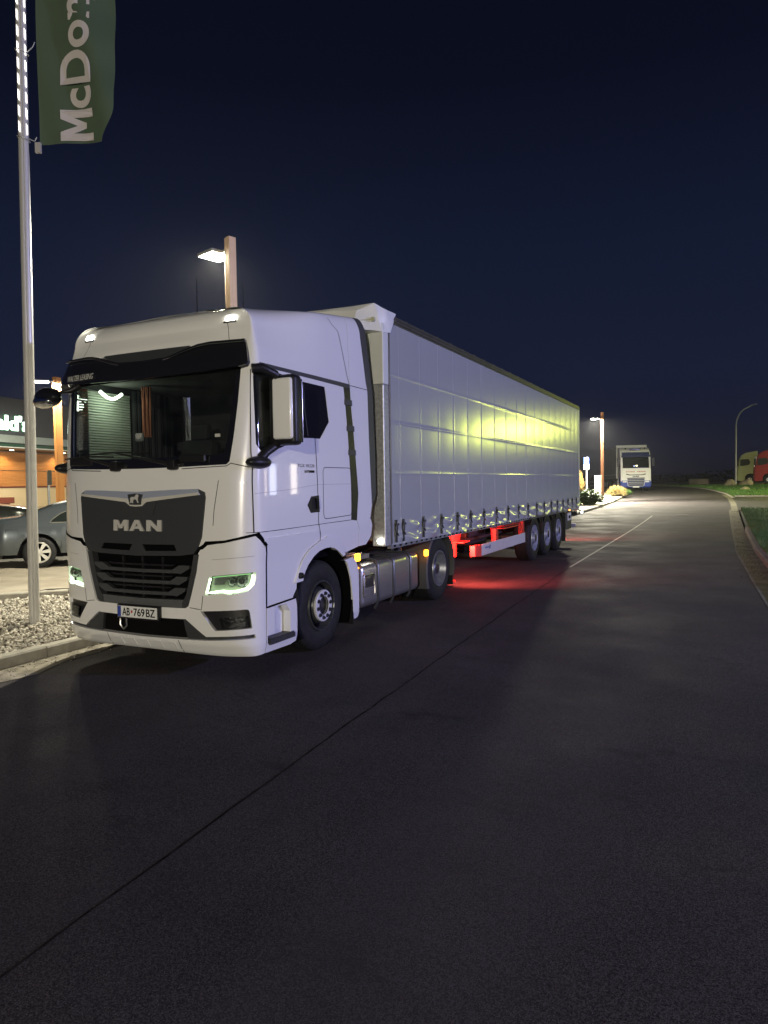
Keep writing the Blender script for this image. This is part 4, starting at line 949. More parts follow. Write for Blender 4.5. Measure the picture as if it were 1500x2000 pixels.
obj('roof_tarpaulin_hood', m, HOOD, TR, R(25))
m = MB(); m.tube([(-.42, 2.66, 3.90), (-.12, 2.84, 3.93)], .008, 6); m.cyl((-.10, 2.83, 3.93), (-.10, 2.855, 3.93), .03, seg=14); obj('hood_cord', m, mat('cord_yellowish', (.5, .5, .35), .6), TR)
# chassis
m = MB()
for s in (-1, 1):
    m.box(TX+s*.60-.06, TX+s*.60+.06, 5.9, 16.3, .90, .93); m.box(TX+s*.60-.06, TX+s*.60+.06, 5.9, 16.3, 1.08, 1.11); m.box(TX+s*.60-.012, TX+s*.60+.012, 5.9, 16.3, .93, 1.08)
for k in range(14): m.box(TX-1.2, TX+1.2, 3.6+k*.95, 3.66+k*.95, 1.0, 1.09)
m.box(TX-.55, TX+.55, 3.2, 5.9, 1.05, 1.10)
obj('chassis', m, REDP, TR)
for s in (-1, 1):
    xo = TX+s*.80
    m = MB(); m.box(xo-.055, xo+.055, 6.30, 6.42, .35, 1.0, bev=.01); m.box(xo-.04, xo+.04, 6.32, 6.40, .12, .40); m.box(xo-.11, xo+.11, 6.22, 6.52, .07, .11, bev=.01); m.tube([(xo, 6.36, .9), (xo-s*.35, 6.7, 1.0)], .03)
    m.box(xo-.03, xo+.06, 6.42, 6.46, .12, .22); obj('landing_leg', m, REDP, TR)
    xs = TX+s*1.20
    m = MB(); m.prism([(6.55, 1.04), (7.20, 1.04), (7.02, .76), (6.68, .76)], 'X', xs-.42, xs-.40); m.box(xs-.42, xs-.20, 6.66, 7.04, .755, .775); m.box(xs-.42, xs-.36, 6.70, 6.76, .5, .78); obj('guard_bracket', m, REDP, TR)
    m = MB(); m.prism([(7.86, 1.05), (8.42, 1.05), (8.34, .90), (8.26, .72), (8.10, .72), (8.06, .90)], 'X', xs-.12, xs-.10); m.box(xs-.12, xs-.03, 8.10, 8.26, .50, .92); m.box(xs-.12, xs-.02, 7.86, 8.42, 1.02, 1.05); obj('guard_bracket', m, REDP, TR)
    m = MB(); m.prism([(10.0, 1.05), (10.45, 1.05), (10.40, .90), (10.30, .60), (10.16, .60), (10.14, .90)], 'X', xs-.12, xs-.10); m.box(xs-.14, xs-.04, 10.16, 10.30, .55, .98); obj('guard_bracket', m, REDP, TR)
    m = MB()
    for k in range(4): m.box(xs-.30, xs-.10, 8.95, 10.1, .86+k*.05, .885+k*.05, bev=.005)
    m.box(xs-.32, xs-.29, 8.95, 10.1, .84, 1.05); obj('pallet_slats', m, REDP, TR)
    xg = TX+s*1.25
    m = MB(); m.box(min(xg, xg-s*.03), max(xg, xg-s*.03), 6.95, 10.05, .505, .715, bev=.012); obj('side_guard_panel', m, mat('guard_light_grey', (.48, .47, .46), .5, var=.05, vscale=3), TR)
    m = MB(); m.hull([(xg, 6.945, .50), (xg, 6.945, .72), (xg-s*.03, 6.66, .71), (xg-s*.03, 6.66, .52), (xg-s*.12, 6.66, .71), (xg-s*.12, 6.66, .52), (xg-s*.05, 6.945, .5), (xg-s*.05, 6.945, .72)]); obj('guard_end_cap', m, mat('end_cap_red', (.28, .03, .03), .5), TR)
    m = MB()
    for i, (yy, zz) in enumerate(((7.16, .615),)): m.box(min(xg+s*.001, xg+s*.003), max(xg+s*.001, xg+s*.003), yy, yy+.22, zz+.01, zz+.035)
    obj('guard_sticker', m, mat('sticker_blue', (.06, .10, .30), .5), TR)
    m = MB(); m.prism([(7.40, .60), (7.46, .60), (7.50, .66), (7.44, .67)], 'X', min(xg+s*.001, xg+s*.003), max(xg+s*.001, xg+s*.003)); obj('guard_logo', m, mat('sticker_darkblue', (.02, .04, .16), .5), TR)
    # wheels, mudguards
    for yy in (10.97, 12.27, 13.57):
        wheel(TR, TX+s*1.235, yy, .53, .385, 'trailer', s)
    m = MB(); xi, xo2 = TX+s*.80, TX+s*1.262
    for yy in (10.97, 12.27, 13.57):
        m.lathe([(0, .595), (s*.46, .595), (s*.46, .575), (0, .575), (0, .595)], (xi, yy, .50), 'X', 16, R(38), R(142))
    m.box(min(xi, xo2), max(xi, xo2), 10.34, 14.2, 1.06, 1.075); obj('mudguards', m, BLK, TR)
    m = MB(); m.prism([(10.36, .98), (10.42, 1.06), (14.0, 1.06), (14.35, .96), (14.33, .93), (14.0, 1.0), (10.5, 1.0)], 'X', min(xo2, xo2+s*.015), max(xo2, xo2+s*.015)); obj('mudguard_trim', m, mat('mudguard_dark', (.035, .035, .037), .35), TR)
    m = MB()
    for yy in (11.62, 12.92): m.box(min(xi, xo2), max(xi, xo2), yy-.015, yy+.015, .55, 1.02)
    m.box(min(xi, xo2), max(xi, xo2), 14.30, 14.33, .18, 1.0); obj('mudflap', m, BLK, TR)
    for yy in (7.02, 9.95, 12.27, 14.9):
        m = MB(); xx = TX+s*(1.25 if yy > 10 else 1.0 if yy > 9 else .98); m.box(xx-.02, xx+.02, yy-.045, yy+.045, .96 if yy < 11 else 1.005, 1.0 if yy < 11 else 1.045, bev=.01); obj('side_marker_lamp', m, AMB, TR)
    m = MB(); m.box(min(xi+s*.05, xo2-s*.02), max(xi+s*.05, xo2-s*.02), 14.62, 15.28, .47, .95, bev=.03, seg=3); tb = obj('storage_box', m, mat('storage_box_dark', (.04, .045, .04), .5), TR)
    m = MB(); m.box(min(xo2-s*.02, xo2-s*.017), max(xo2-s*.02, xo2-s*.017), 14.72, 15.20, .72, .93); obj('box_label', m, mat('label_white', (.6, .6, .58), .5), tb)
    m = MB(); m.box(min(xo2-s*.017, xo2-s*.015), max(xo2-s*.017, xo2-s*.015), 14.85, 15.10, .78, .86); obj('box_label_mark', m, GASK, tb)
    m = MB(); m.box(TX+s*.95-.24, TX+s*.95+.24, 16.36, 16.42, .78, .92, bev=.01); tl = obj('tail_lamp', m, BLK, TR)
    m = MB(); m.box(TX+s*.95-.22, TX+s*.95+.22, 16.42, 16.435, .80, .90, bev=.004); obj('tail_lamp_glow', m, REDL, tl)
    m = MB(); m.tube([(TX+s*1.2, 16.38, .98), (TX+s*1.30, 16.42, .92)], .014, 8); ar_ = obj('outline_lamp_arm', m, BLK, TR)
    m = MB(); m.sphere((TX+s*1.325, 16.43, .885), .028); obj('outline_lamp', m, glow('outline_lamp_white', (.9, .95, 1), 30), ar_)
    m = MB(); m.cyl((TX+s*.2, 10.97, .53), (TX+s*.9, 10.97, .53), .07)
    for yy in (12.27, 13.57): m.cyl((TX+s*.0, yy, .53), (TX+s*.9, yy, .53), .07)
    obj('axle', m, DARK, TR)
m = MB(); m.box(TX-1.15, TX+1.15, 16.28, 16.38, .44, .56, bev=.01); obj('rear_underrun_bar', m, mat('bar_bluish', (.25, .26, .38), .4, metal=.3), TR)
m = MB(); m.box(TX-1.2, TX+1.2, 16.30, 16.40, .93, 1.04, bev=.01); obj('rear_cross_beam', m, REDP, TR)
m = MB(); m.box(TX-.5, TX+.5, 8.3, 9.6, .55, .85, bev=.05); m.cyl((TX-.3, 7.2, .8), (TX-.3, 8.2, .8), .15); m.tube([(TX+.7, 7.3, .72), (TX+.7, 10.0, .72)], .035); obj('spare_wheel_carrier', m, DARK, TR, R(40))

# ================================================================== FLAG POLE AND FLAG
TL = Vector((.013*.9, .013*.435, 1)); PB = Vector((-4.21, 1.01, .05)); rr_ = Vector((.90, .435, 0)).normalized(); bb_ = Vector((-.435, .90, 0)).normalized()
def onpole(z): return PB+TL*(z-.05)
pr_ = Vector((.61, .79, 0)); pf_ = Vector((.79, -.61, 0))
FP = thing('flagpole', 'tall slim aluminium flagpole in the stone bed, with white glowing dashes near its top', 'flagpole', PB)
m = MB(); pr = []
for k in range(40):
    a = 2*math.pi*k/40; rad = .066
    if abs(((a-R(-73)+math.pi) % (2*math.pi))-math.pi) < .12: rad = .052
    pr.append((rad*math.cos(a), rad*math.sin(a)))
rings = []
for z, s in ((.03, 1.0), (4, .96), (10.5, .90)):
    o = onpole(z); rings.append([m.b.verts.new(o+rr_*p[0]*s+bb_*p[1]*s) for p in pr])
for a, b in zip(rings, rings[1:]):
    for k in range(40): m.b.faces.new((a[k], a[(k+1) % 40], b[(k+1) % 40], b[k]))
obj('pole', m, mat('pole_aluminium', (.58, .57, .55), .42, metal=.35), FP, R(50))
m = MB(); o0 = onpole(1.3)+pf_*.058+pr_*.012; m.box(-.012, .012, -.004, .004, -.26, .26, bev=.002); m.xf(Matrix.Translation(o0)@Matrix.Rotation(math.atan2(pr_.y, pr_.x), 4, 'Z')); obj('slot_cover', m, GALV, FP)
for s, nm in ((-.047, 'white_dashes'), (.042, 'white_dashes')):
    m = MB(); z = 6.36+(0 if s < 0 else -.02)
    while z < 10.2:
        p = onpole(z)+pr_*s+pf_*.052
        m.b.faces.new([m.b.verts.new(q) for q in (p+pr_*-.008+TL*.022, p+pr_*.008-TL*.008, p+pr_*.008+TL*.104, p+pr_*-.008+TL*.138)]); z += .197
    r_ = bmesh.ops.extrude_face_region(m.b, geom=m.b.faces[:]); bmesh.ops.translate(m.b, vec=pf_*.006, verts=[q for q in r_['geom'] if isinstance(q, bmesh.types.BMVert)]); bmesh.ops.recalc_face_normals(m.b, faces=m.b.faces)
    obj(nm, m, glow('white_dash_glow', (1, .93, .88), 3.5), FP)  # dashes drawn as glowing faces
for z in (7.38, 6.30):
    m = MB(); o = onpole(z); m.tube([o+rr_*.075*math.cos(a)+bb_*.075*math.sin(a)+Vector((0, 0, .03*math.cos(a)*(-1))) for a in [i*math.pi/8 for i in range(17)]], .007, 6)
    m.tube([o+rr_*.07, o+rr_*.14+Vector((0, 0, -.03 if z < 7 else .06)), o+rr_*.17+Vector((0, 0, .02 if z < 7 else .12))], .007, 6); obj('flag_ring', m, GALV, FP, R(50))
m = MB(); o = onpole(6.18)+rr_*.185; m.hull([o+rr_*a*.035+bb_*b*.02+Vector((0, 0, c_*.07)) for a in (-1, 1) for b in (-1, 1) for c_ in (-.8, 1)]); obj('flag_weight', m, mat('weight_grey', (.35, .33, .31), .6), FP)
def flagmat(name, col):
    mm = mat(name, col, .75); b = mm.node_tree.nodes['Principled BSDF']; return mm
FW, FB, FT = 1.0, 6.25, 10.2
def flagp(a, z, o=0):   # a: 0..1 along width
    wv = .05*math.sin(a*4.2+z*1.1)+.03*math.sin(a*9+z*2.3)+.015*math.sin(z*9)*a
    return onpole(z)+rr_*(.18+a*FW)+bb_*(wv-o)+Vector((0, 0, -.012*a))
m = MB(); na, nz = 24, 70; rows = []
for j in range(nz+1):
    z = FB+(FT-FB)*j/nz; row = []
    for i in range(na+1):
        a = i/na; wd = 1.0 if z > FB+.5 else 1.0-.17*(1-sm((z-FB)/.5))**1.5
        row.append(m.b.verts.new(flagp(a*wd, z)))
    rows.append(row)
for a, b in zip(rows, rows[1:]):
    for i in range(na): m.b.faces.new((a[i], a[i+1], b[i+1], b[i]))
r_ = bmesh.ops.extrude_face_region(m.b, geom=m.b.faces[:]); bmesh.ops.translate(m.b, vec=bb_*.003, verts=[q for q in r_['geom'] if isinstance(q, bmesh.types.BMVert)]); bmesh.ops.recalc_face_normals(m.b, faces=m.b.faces)
FL = obj('flag', m, flagmat('flag_green', (.055, .088, .052)), None, R(60)); tag(FL, 'long green banner flag with large white lettering hanging from the flagpole', 'flag')
t = mcd(0, 2.80, .36, .80, .001, .024, 6)
for v in t.b.verts:
    x, y, z = v.co; q = flagp(1-.0-((y-.36)/.44*.44+.285), FB+.03+x, .006+z*1.0); v.co = q
obj('flag_lettering', t, mat('flag_letter_white', (.50, .46, .45), .7), FL)

# ================================================================== STREET LAMPS (square brown posts with flat panel heads)
POSTM = mat('corten_brown_post', (.40, .23, .13), .6, col2=(.46, .28, .17), vscale=3, stretch=(6, 6, .4))
LHEAD = mat('lamp_head_grey', (.3, .3, .3), .4)
LEDW = glow('lamp_led_panel', (1, .96, .74), 160)
def post_lamp(name, label, base, h, arms, rz, pt=0, *, cat='street lamp', group='brown post lamps', led=LEDW, e=900, col=(1, .93, .72), wid=.1, hz=.40, pm=None, asz=.38, po=.46):
    t = thing(name, label, cat, (0, 0, 0), group)
    m = MB(); m.box(-wid, wid*.35, -wid, wid, 0, h, bev=.006); m.box(wid*.35, wid*.5, -wid*.8, wid*.8, 0, h-.02); m.box(wid*.5, wid, -wid, wid, 0, h-.01, bev=.006); obj('post', m, pm or POSTM, t)
    for a in arms:
        d = Vector((math.cos(a), math.sin(a), 0)); q = Matrix.Rotation(a, 4, 'Z'); q.translation = Vector((0, 0, h-hz))
        m = MB(); m.box(wid*.6, .26, -.03, .03, -.02, .03, bev=.005); m.box(.22, .70, -.24, .24, -.022, .035, bev=.02, seg=3); m.xf(q); hd = obj('lamp_head', m, LHEAD, t, R(40))
        m = MB(); m.box(.25, .67, -.21, .21, -.032, -.0225, bev=.003); m.xf(q); obj('led_panel', m, led, hd)
        if e: lamp_light('lamp_light', 'AREA', d*.46+Vector((0, 0, h-hz-.04)), e, col, asz, t)
        if pt: lamp_light('lamp_light', 'POINT', d*po+Vector((0, 0, h-hz-.16)), pt, col, .12, t)
    t.location = base; t.rotation_euler = (0, 0, rz); return t
def ang(dx, dy): return math.atan2(dy, dx)
hdA = ang(-4.37+4.12, 4.95-5.19)
post_lamp('street_lamp', 'brown post lamp shining just behind the cab of the white lorry', (-4.12, 5.19, .12), 6.19, [0], R(163), e=1300, hz=.21, wid=.075, asz=.16, pm=mat('lit_brown_post', (.60, .42, .28), .6, col2=(.66, .48, .33), vscale=3, stretch=(6, 6, .4)))  # post colour lightened, lamplight put into the brown
post_lamp('street_lamp', 'brown post lamp lit at the end of the kerb beyond the long trailer', (-3.235, 42.1, H(42.1)+.10), 5.68, [ang(-.36, -.16)], 0, 450, e=9000, po=1.3, wid=.085, pm=mat('dark_corten_post', (.22, .085, .035), .6, var=.15, vscale=3))
post_lamp('street_lamp', 'two-headed orange-brown post lamp standing in front of the restaurant', (-16.87, 11.95, zc(-16.87, 12)), 4.95, [ang(-.6, -.75), ang(.6, .75)], 0, e=600, hz=.16, pm=mat('warm_orange_post', (.50, .22, .06), .6))
# unseen post lamps added outside the picture to light the scene
off_led = glow('lamp_led_cool', (.72, .72, 1), 60)
post_lamp('street_lamp', 'added bluish post lamp out of view, right of the photographer', (20.5, 6.0, .1), 5.2, [math.pi], 0, 10300, e=0, col=(.49, .49, 1.0), led=off_led, hz=.2)
post_lamp('street_lamp', 'added post lamp out of view behind the photographer', (9.5, -25.0, .1), 4.9, [0.7], 0, 13500, e=0, col=(1, .91, .72), hz=.2)
post_lamp('street_lamp', 'yellowish post lamp on the right verge ahead, out of the picture', (12.26, 49.5, H(49.5)+.1), 5.45, [math.pi], 0, 1500, e=500, col=(.85, 1, .08), led=glow('lamp_led_yellow', (1, .95, .25), 420), hz=.2)

post_lamp('street_lamp', 'added yellow post lamp near the lorry park, out of the picture', (19, 76.0, H(76)+.1), 7.0, [math.pi], 0, e=2400, col=(1, .93, .50), led=MATS['lamp_led_yellow'], hz=.2)
# unseen shop block added so its glowing panes reflect in the doors
kz = H(42)+.1; kt = thing('added_reflection_shop', 'added unseen shop block with tall glowing panes for door reflections', 'building', (33, 40, kz))
m = MB(); m.box(30, 38, 34, 50, kz, kz+3.6, bev=.03); obj('walls', m, mat('reflection_shop_wall', (.3, .3, .28), .8), kt)
m = MB(); m.box(29.4, 38.6, 33.4, 50.6, kz+3.62, kz+3.95, bev=.03); obj('roof', m, mat('reflection_shop_roof', (.08, .08, .09), .7), kt)
for i_, (y_, c_) in enumerate(((35.2, (1, .62, .25)), (37.6, (.9, .95, 1)), (40.0, (1, .75, .4)), (43.2, (.75, .8, 1)), (46.4, (1, .9, .7)))):
    m = MB(); m.box(29.93, 29.99, y_, y_+1.1, kz+.4, kz+3.2, bev=.01); wf = obj('window_frame', m, BLK, kt)
    m = MB(); m.box(29.91, 29.928, y_+.08, y_+1.02, kz+.5, kz+3.1); obj('added_glow_pane', m, glow('reflection_shop_glow_%d' % i_, c_, 9), wf)
# curved lamp column, unlit
t = thing('curved_street_lamp', 'tall grey curved street lamp, unlit, by the boulders right of the road', 'street lamp', (4.93, 79.7, H(79.7)))
m = MB(); P = [(4.93, 79.7, H(79.7)+.0), (4.93, 79.7, 7.3)]
for k in range(1, 9): a = k/8*R(80); P.append((4.93+1.25*(1-math.cos(a)), 79.7, 7.3+2.0*math.sin(a)))
P += [(6.45, 79.7, 9.52)]
m.tube(P, [.10, .085]+[.075]*9, 12); obj('column', m, mat('column_grey', (.42, .42, .44), .5, metal=.3), t, R(60))
m = MB(); m.cyl((4.93, 79.7, H(79.7)), (4.93, 79.7, 2.6), .11, .10, 16); obj('column_base', m, MATS['column_grey'], t, R(60))
m = MB(); m.hull([(6.3, 79.6, 9.47), (6.3, 79.8, 9.47), (6.95, 79.58, 9.58), (6.95, 79.82, 9.58), (6.35, 79.62, 9.56), (6.35, 79.78, 9.56), (6.9, 79.62, 9.68), (6.9, 79.78, 9.68)]); obj('lamp_head', m, MATS['column_grey'], t)
# ================================================================== RESTAURANT
B0 = Vector((-22.0, 13.3, 0)); bd = Vector((-.219, .976, 0)).normalized(); bn = Vector((bd.y, -bd.x, 0))   # bn points to the road
BM = Matrix.Identity(4); BM.col[0][:3] = bd; BM.col[1][:3] = -bn; BM.col[2][:3] = (0, 0, 1); BM.translation = B0
BL = thing('restaurant', 'flat-roofed restaurant with lit green-white lettering and warm wooden wall', 'restaurant', (0, 0, 0))
def bpart(name, mm, m, parent=None, smooth=None): return obj(name, mm, m, parent or BL, smooth)
m = MB(); m.box(-14, 16, 1.0, 12, .2, 3.45); bpart('wall', m, mat('restaurant_wall', (.4, .36, .28), .8))
WOOD = mat('wood_cladding', (.42, .17, .045), .6, col2=(.52, .23, .07), vscale=2, stretch=(.6, 1, 9), detail=6)
m = MB()
for k in range(8): m.box(-13.9+k*3.72, -10.2+k*3.72, .94, .998, 1.95, 2.60); m.box(-13.9+k*3.72, -10.2+k*3.72, .94, .998, 2.63, 3.40)
bpart('wood_panels', m, WOOD)
m = MB()
for k in range(8): m.box(-13.9+k*3.72, -10.2+k*3.72, .93, .998, .5, 1.88)
bpart('plinth_panels', m, mat('cream_panel', (.62, .50, .32), .6))
m = MB(); m.box(-14, 16, .91, .995, 1.885, 1.945); bpart('wall_trim', m, mat('dark_red_trim', (.12, .02, .015), .5))
m = MB(); m.box(-14, 16, -.15, .99, 3.46, 3.50); bpart('soffit', m, mat('soffit_brown', (.22, .14, .08), .7))
m = MB(); m.box(-14.2, 16.2, -.2, 12, 3.66, 5.5, bev=.02); bpart('fascia', m, mat('fascia_grey', (.035, .038, .045), .6))
m = MB(); m.box(-14.2, 16.2, -.24, -.203, 3.70, 4.0); bpart('fascia_light_band', m, mat('band_greygreen', (.22, .26, .24), .6))
m = MB(); m.box(-14.2, 16.2, -.2, -.0, 3.54, 3.655); bpart('fascia_green_edge', m, mat('dark_green_edge', (.01, .05, .03), .5))
m = MB(); m.box(-14.2, 16.2, -.21, -.18, 3.50, 3.535); bpart('fascia_white_edge', m, mat('white_edge', (.6, .6, .55), .5))
t = mcd(-3.35, 1.50, 4.18, 4.80, .03, .02)
t.xf(Matrix.Rotation(R(90), 4, 'X')); t.xf(Matrix.Translation((0, -.27, 0))); bpart('sign_letters', t, glow('sign_white', (.80, 1.0, .85), 4.5))
t = mcd(-3.38, 1.53, 4.16, 4.82, .02, .035)
t.xf(Matrix.Rotation(R(90), 4, 'X')); t.xf(Matrix.Translation((0, -.225, 0))); bpart('sign_halo_backing', t, glow('sign_green', (.02, .30, .06), 1.0))
for k in range(8):
    x = -12+k*3.2+.52; m = MB(); m.cyl((x, .45, 3.458), (x, .45, 3.44), .08, seg=16); bpart('downlight', m, glow('downlight_warm', (1, .9, .6), 14))
    lamp_light('downlight_light', 'SPOT', (x, .50, 3.40), 62, (1, .72, .36), .08, BL, spot=R(150), blend=.6)
m = MB(); m.box(-.4, 1.1, .2, .9, 1.25, 1.5, bev=.02); m.box(-2.4, -1.0, .2, .9, 1.25, 1.5, bev=.02)
for x in (-2.2, -1.2, -.2, .9): m.box(x-.04, x+.04, .3, .8, .9, 1.25)
bpart('bench', m, mat('bench_redwood', (.16, .03, .015), .5))
BL.matrix_world = BM
# small sign on a post in the car park
t = thing('car_park_sign', 'narrow grey sign panel on a thin post in front of the restaurant wall', 'sign', (-13.17, 8.57, zc(-13.2, 8.6)))
z0 = zc(-13.2, 8.6); m = MB(); m.cyl((-13.22, 8.55, z0), (-13.22, 8.55, 2.3), .035, seg=12); obj('post', m, GALV, t)
m = MB(); m.box(-.055, .055, -.012, .012, -.20, .21, bev=.004); m.xf(Matrix.Translation((-13.16, 8.55, 2.14))@Matrix.Rotation(R(25), 4, 'Z')); obj('panel', m, mat('panel_grey', (.10, .10, .08), .5), t)

# ================================================================== CARS
def car(name, label, loc, rz, paint, hb=0, glass=None):
    """side profile stations; x forward; origin under the rear axle"""
    t = thing(name, label, 'car', (0, 0, 0)); Lr, Lf, wb = 1.12, 3.65, 2.86
    top = [(-1.12, .62), (-1.10, .90), (-1.02, 1.03), (-.55, 1.075), (-.38, 1.09), (.30, 1.34), (.70, 1.435), (1.15, 1.46), (1.6, 1.43), (1.95, 1.33), (2.55, 1.02), (3.1, .93), (3.45, .82), (3.62, .66), (3.65, .50)]
    belt = [(-1.12, .60), (-1.05, .86), (-.5, .93), (1, .91), (2.4, .88), (3.2, .80), (3.55, .68), (3.65, .50)]
    if hb: top = [(-1.0, .7), (-.98, 1.2), (-.85, 1.62), (-.2, 1.78), (1.0, 1.80), (1.6, 1.74), (2.0, 1.55), (2.42, 1.16), (3.1, 1.08), (3.5, .95), (3.62, .7), (3.65, .5)]; belt = [(-1, .7), (-.9, 1.08), (1, 1.1), (2.4, 1.08), (3.2, .98), (3.55, .85), (3.65, .5)]
    wr = .345 if hb else .33; m = MB(); N_ = 96; rows = []
    for i in range(N_+1):
        x = top[0][0]+(top[-1][0]-top[0][0])*i/N_
        zt = interp(top, x); zb = min(interp(belt, x), zt-.005)
        zl = .30 if -.9 < x < 3.4 else .36
        for cx in (0, wb):
            dd = abs(x-cx)
            if dd < wr+.06: zl = max(zl, wr+math.sqrt(max(0, (wr+.06)**2-dd**2))*1.0)
        e1 = sm((x+1.12)/.5)*sm((3.65-x)/.7); wd = .70+.19*e1
        gh = max(0, min(1, (zt-zb)/.4)); wt = wd-.04-.20*gh-.04
        pts = [(wd-.03, zl), (wd, .45 if zl < .45 else zl+.01), (wd+.012, max(.62, zl+.015)), (wd, min(zb, max(zl+.03, zb-.06))), (wd-.03, max(zb, zl+.04)), ((wd-.03)*.35+wt*.65, zb+(zt-zb)*.72), (wt-.02, zb+(zt-zb)*.93), (wt*.82, zt-.002), (wt*.4, zt+.018*gh), (0, zt+.022*gh)]
        row = [m.b.verts.new((x, s*y, z)) for s, L_ in ((1, pts), (-1, pts[-2::-1])) for y, z in L_]
        rows.append(row)
    for a, b in zip(rows, rows[1:]):
        for k in range(len(a)-1): m.b.faces.new((a[k], a[k+1], b[k+1], b[k]))
    m.b.faces.new(rows[0]); m.b.faces.new(rows[-1][::-1]); bmesh.ops.recalc_face_normals(m.b, faces=m.b.faces)
    def side(x, z, s, o=.004):
        zt = interp(top, x); zb = min(interp(belt, x), zt-.005); e1 = sm((x+1.12)/.5)*sm((3.65-x)/.7); wd = .70+.19*e1
        gh = max(0, min(1, (zt-zb)/.4)); wt = wd-.08-.20*gh
        if z <= zb-.05: y = wd+.004
        elif z <= zb: y = wd-.03*(z-zb+.06)/.06
        else:
            q = (z-zb)/(zt-zb)
            y = (wd-.03)+((wd-.03)*.35+wt*.65-(wd-.03))*min(1, q/.72) if q < .72 else ((wd-.03)*.35+wt*.65)+(wt-.02-((wd-.03)*.35+wt*.65))*(q-.72)/.21
        return Vector((x, s*(y+o), z))
    body = obj('body', m, paint, t, R(28))
    if hb: gl = [[(-.72, 1.16), (-.62, 1.60), (-.1, 1.66), (.25, 1.67), (.3, 1.14)], [(.4, 1.14), (.36, 1.67), (1.0, 1.67), (1.1, 1.13)], [(1.2, 1.13), (1.1, 1.67), (1.6, 1.60), (2.05, 1.25), (2.08, 1.13)]]
    else: gl = [[(.22, .955), (.26, 1.02), (.42, 1.14), (.62, 1.225), (.80, 1.265), (.84, .955)], [(.92, .955), (.88, 1.28), (1.15, 1.30), (1.42, 1.285), (1.40, .955)], [(1.50, .955), (1.50, 1.275), (1.85, 1.20), (2.25, .98), (2.25, .945)]]
    for s in (1, -1):
        for g in gl:
            mm = MB(); V = []
            cx = sum(p[0] for p in g)/len(g); cz = sum(p[1] for p in g)/len(g); cv = mm.b.verts.new(side(cx, cz, s, .006))
            V = [mm.b.verts.new(side(x, z, s, .006)) for x, z in g]
            for k in range(len(V)): mm.b.faces.new((cv, V[k], V[(k+1) % len(V)]))
            bmesh.ops.recalc_face_normals(mm.b, faces=mm.b.faces); obj('side_window', mm, mat('car_glass', (.012, .016, .015), .05, coat=1), t)
            mm = MB(); mm.tube([side(x, z, s, .008) for x, z in g+[g[0]]], .011, 6); obj('window_trim', mm, mat('trim_satin', (.35, .35, .33), .3, metal=.8), t)
        for px in ((.86, 1.46, 2.42) if not hb else (.35, 1.15, 2.2)):
            zt = interp(belt, px); mm = MB(); pts = [(px+.03, zt-.02), (px+.03, .70), (px-.02, .42)] if px > 1 else [(.18, .93), (.34, .74), (.42, .60), (.44, .40)]
            mm.tube([side(x, z, s, .001) for x, z in pts], .004, 4); obj('door_gap', mm, GASK, t)
        for hx in (1.02, 2.02):
            mm = MB(); mm.sphere(side(hx, .80, s, .0), .07, (1.3, .25, .38), 2); hh = obj('door_handle', mm, paint, t, R(60))
            mm = MB(); mm.box(*(sum(([q-d, q+d] for q, d in zip(side(hx, .785, s, .018), (.05, .008, .008))), [])), bev=.004); obj('handle_strip', mm, CHROME, hh)
        mm = MB(); mm.tube([side(x, z, s, .001) for x, z in ((-.62, .83), (-.40, .83), (-.39, .69), (-.61, .69), (-.62, .83))], .003, 4); obj('fuel_flap', mm, GASK, t) if s < 0 else mm.b.free()
        mm = MB(); mm.hull([Vector((2.05+a, s*(.93+b), 1.0+c_)) if not hb else Vector((1.98+a, s*(1.0+b), 1.22+c_)) for a in (-.05, .06) for b in (-.09, .09) for c_ in (-.07, .08)]); obj('wing_mirror', mm, BLK, t)
        mm = MB(); mm.hull([Vector((x, s*y, z)) for x, y, z in ((3.50, .45, .66), (3.62, .45, .60), (3.45, .78, .70), (3.42, .80, .60), (3.66, .5, .54), (3.50, .80, .56))]); obj('headlight', mm, mat('car_lamp_clear', (.35, .36, .35), .15, metal=.5), t)
        mm = MB(); mm.hull([Vector((x, s*y, z)) for x, y, z in ((-1.14, .45, .82), (-1.14, .45, .66), (-.85, .86, .86), (-.85, .86, .72), (-1.05, .70, .88))]); obj('tail_light', mm, mat('tail_red_plastic', (.20, .01, .01), .2), t)
        for cx in (0, wb):
            W_ = MB(); prf = [(-.0, wr*.66), (.012, wr*.70), (.012, wr*.86), (-.01, wr*.95), (-.03, wr), (-.19, wr), (-.21, wr*.93), (-.21, wr*.66)]
            W_.lathe([(a*s, r) for a, r in prf], (cx, 0, 0), 'X', 40); 
            # lathe about X, turn to Y axis
            W_.xf(Matrix.Translation((cx, s*.875, wr))@Matrix.Rotation(R(90), 4, 'Z')@Matrix.Translation((-cx, 0, 0))) if True else None
            wo_ = obj('wheel', W_, RUB, t, R(40))
            rm_ = MB(); rm_.lathe([(s*.004, wr*.70), (s*.010, wr*.66), (-s*.03, wr*.62), (-s*.03, wr*.58)], (0, 0, 0), 'X', 40)
            rm_.lathe([(s*.004, wr*.20), (s*.008, wr*.16), (s*.008, .001)], (0, 0, 0), 'X', 24)
            for k in range(7):
                a = 2*math.pi*k/7+.3
                q = [Vector((s*.002, 0, 0)) for _ in range(4)]; f = lambda r, w_: [(math.cos(a)*r-math.sin(a)*w_, math.sin(a)*r+math.cos(a)*w_)]
                P = [f(wr*.14, .022)[0], f(wr*.64, .040)[0], f(wr*.64, -.040)[0], f(wr*.14, -.022)[0]]
                rm_.prism(P, 'X', min(-s*.03, s*.004), max(-s*.03, s*.004))
            rm_.xf(Matrix.Translation((cx, s*.875, wr))@Matrix.Rotation(R(90), 4, 'Z'))
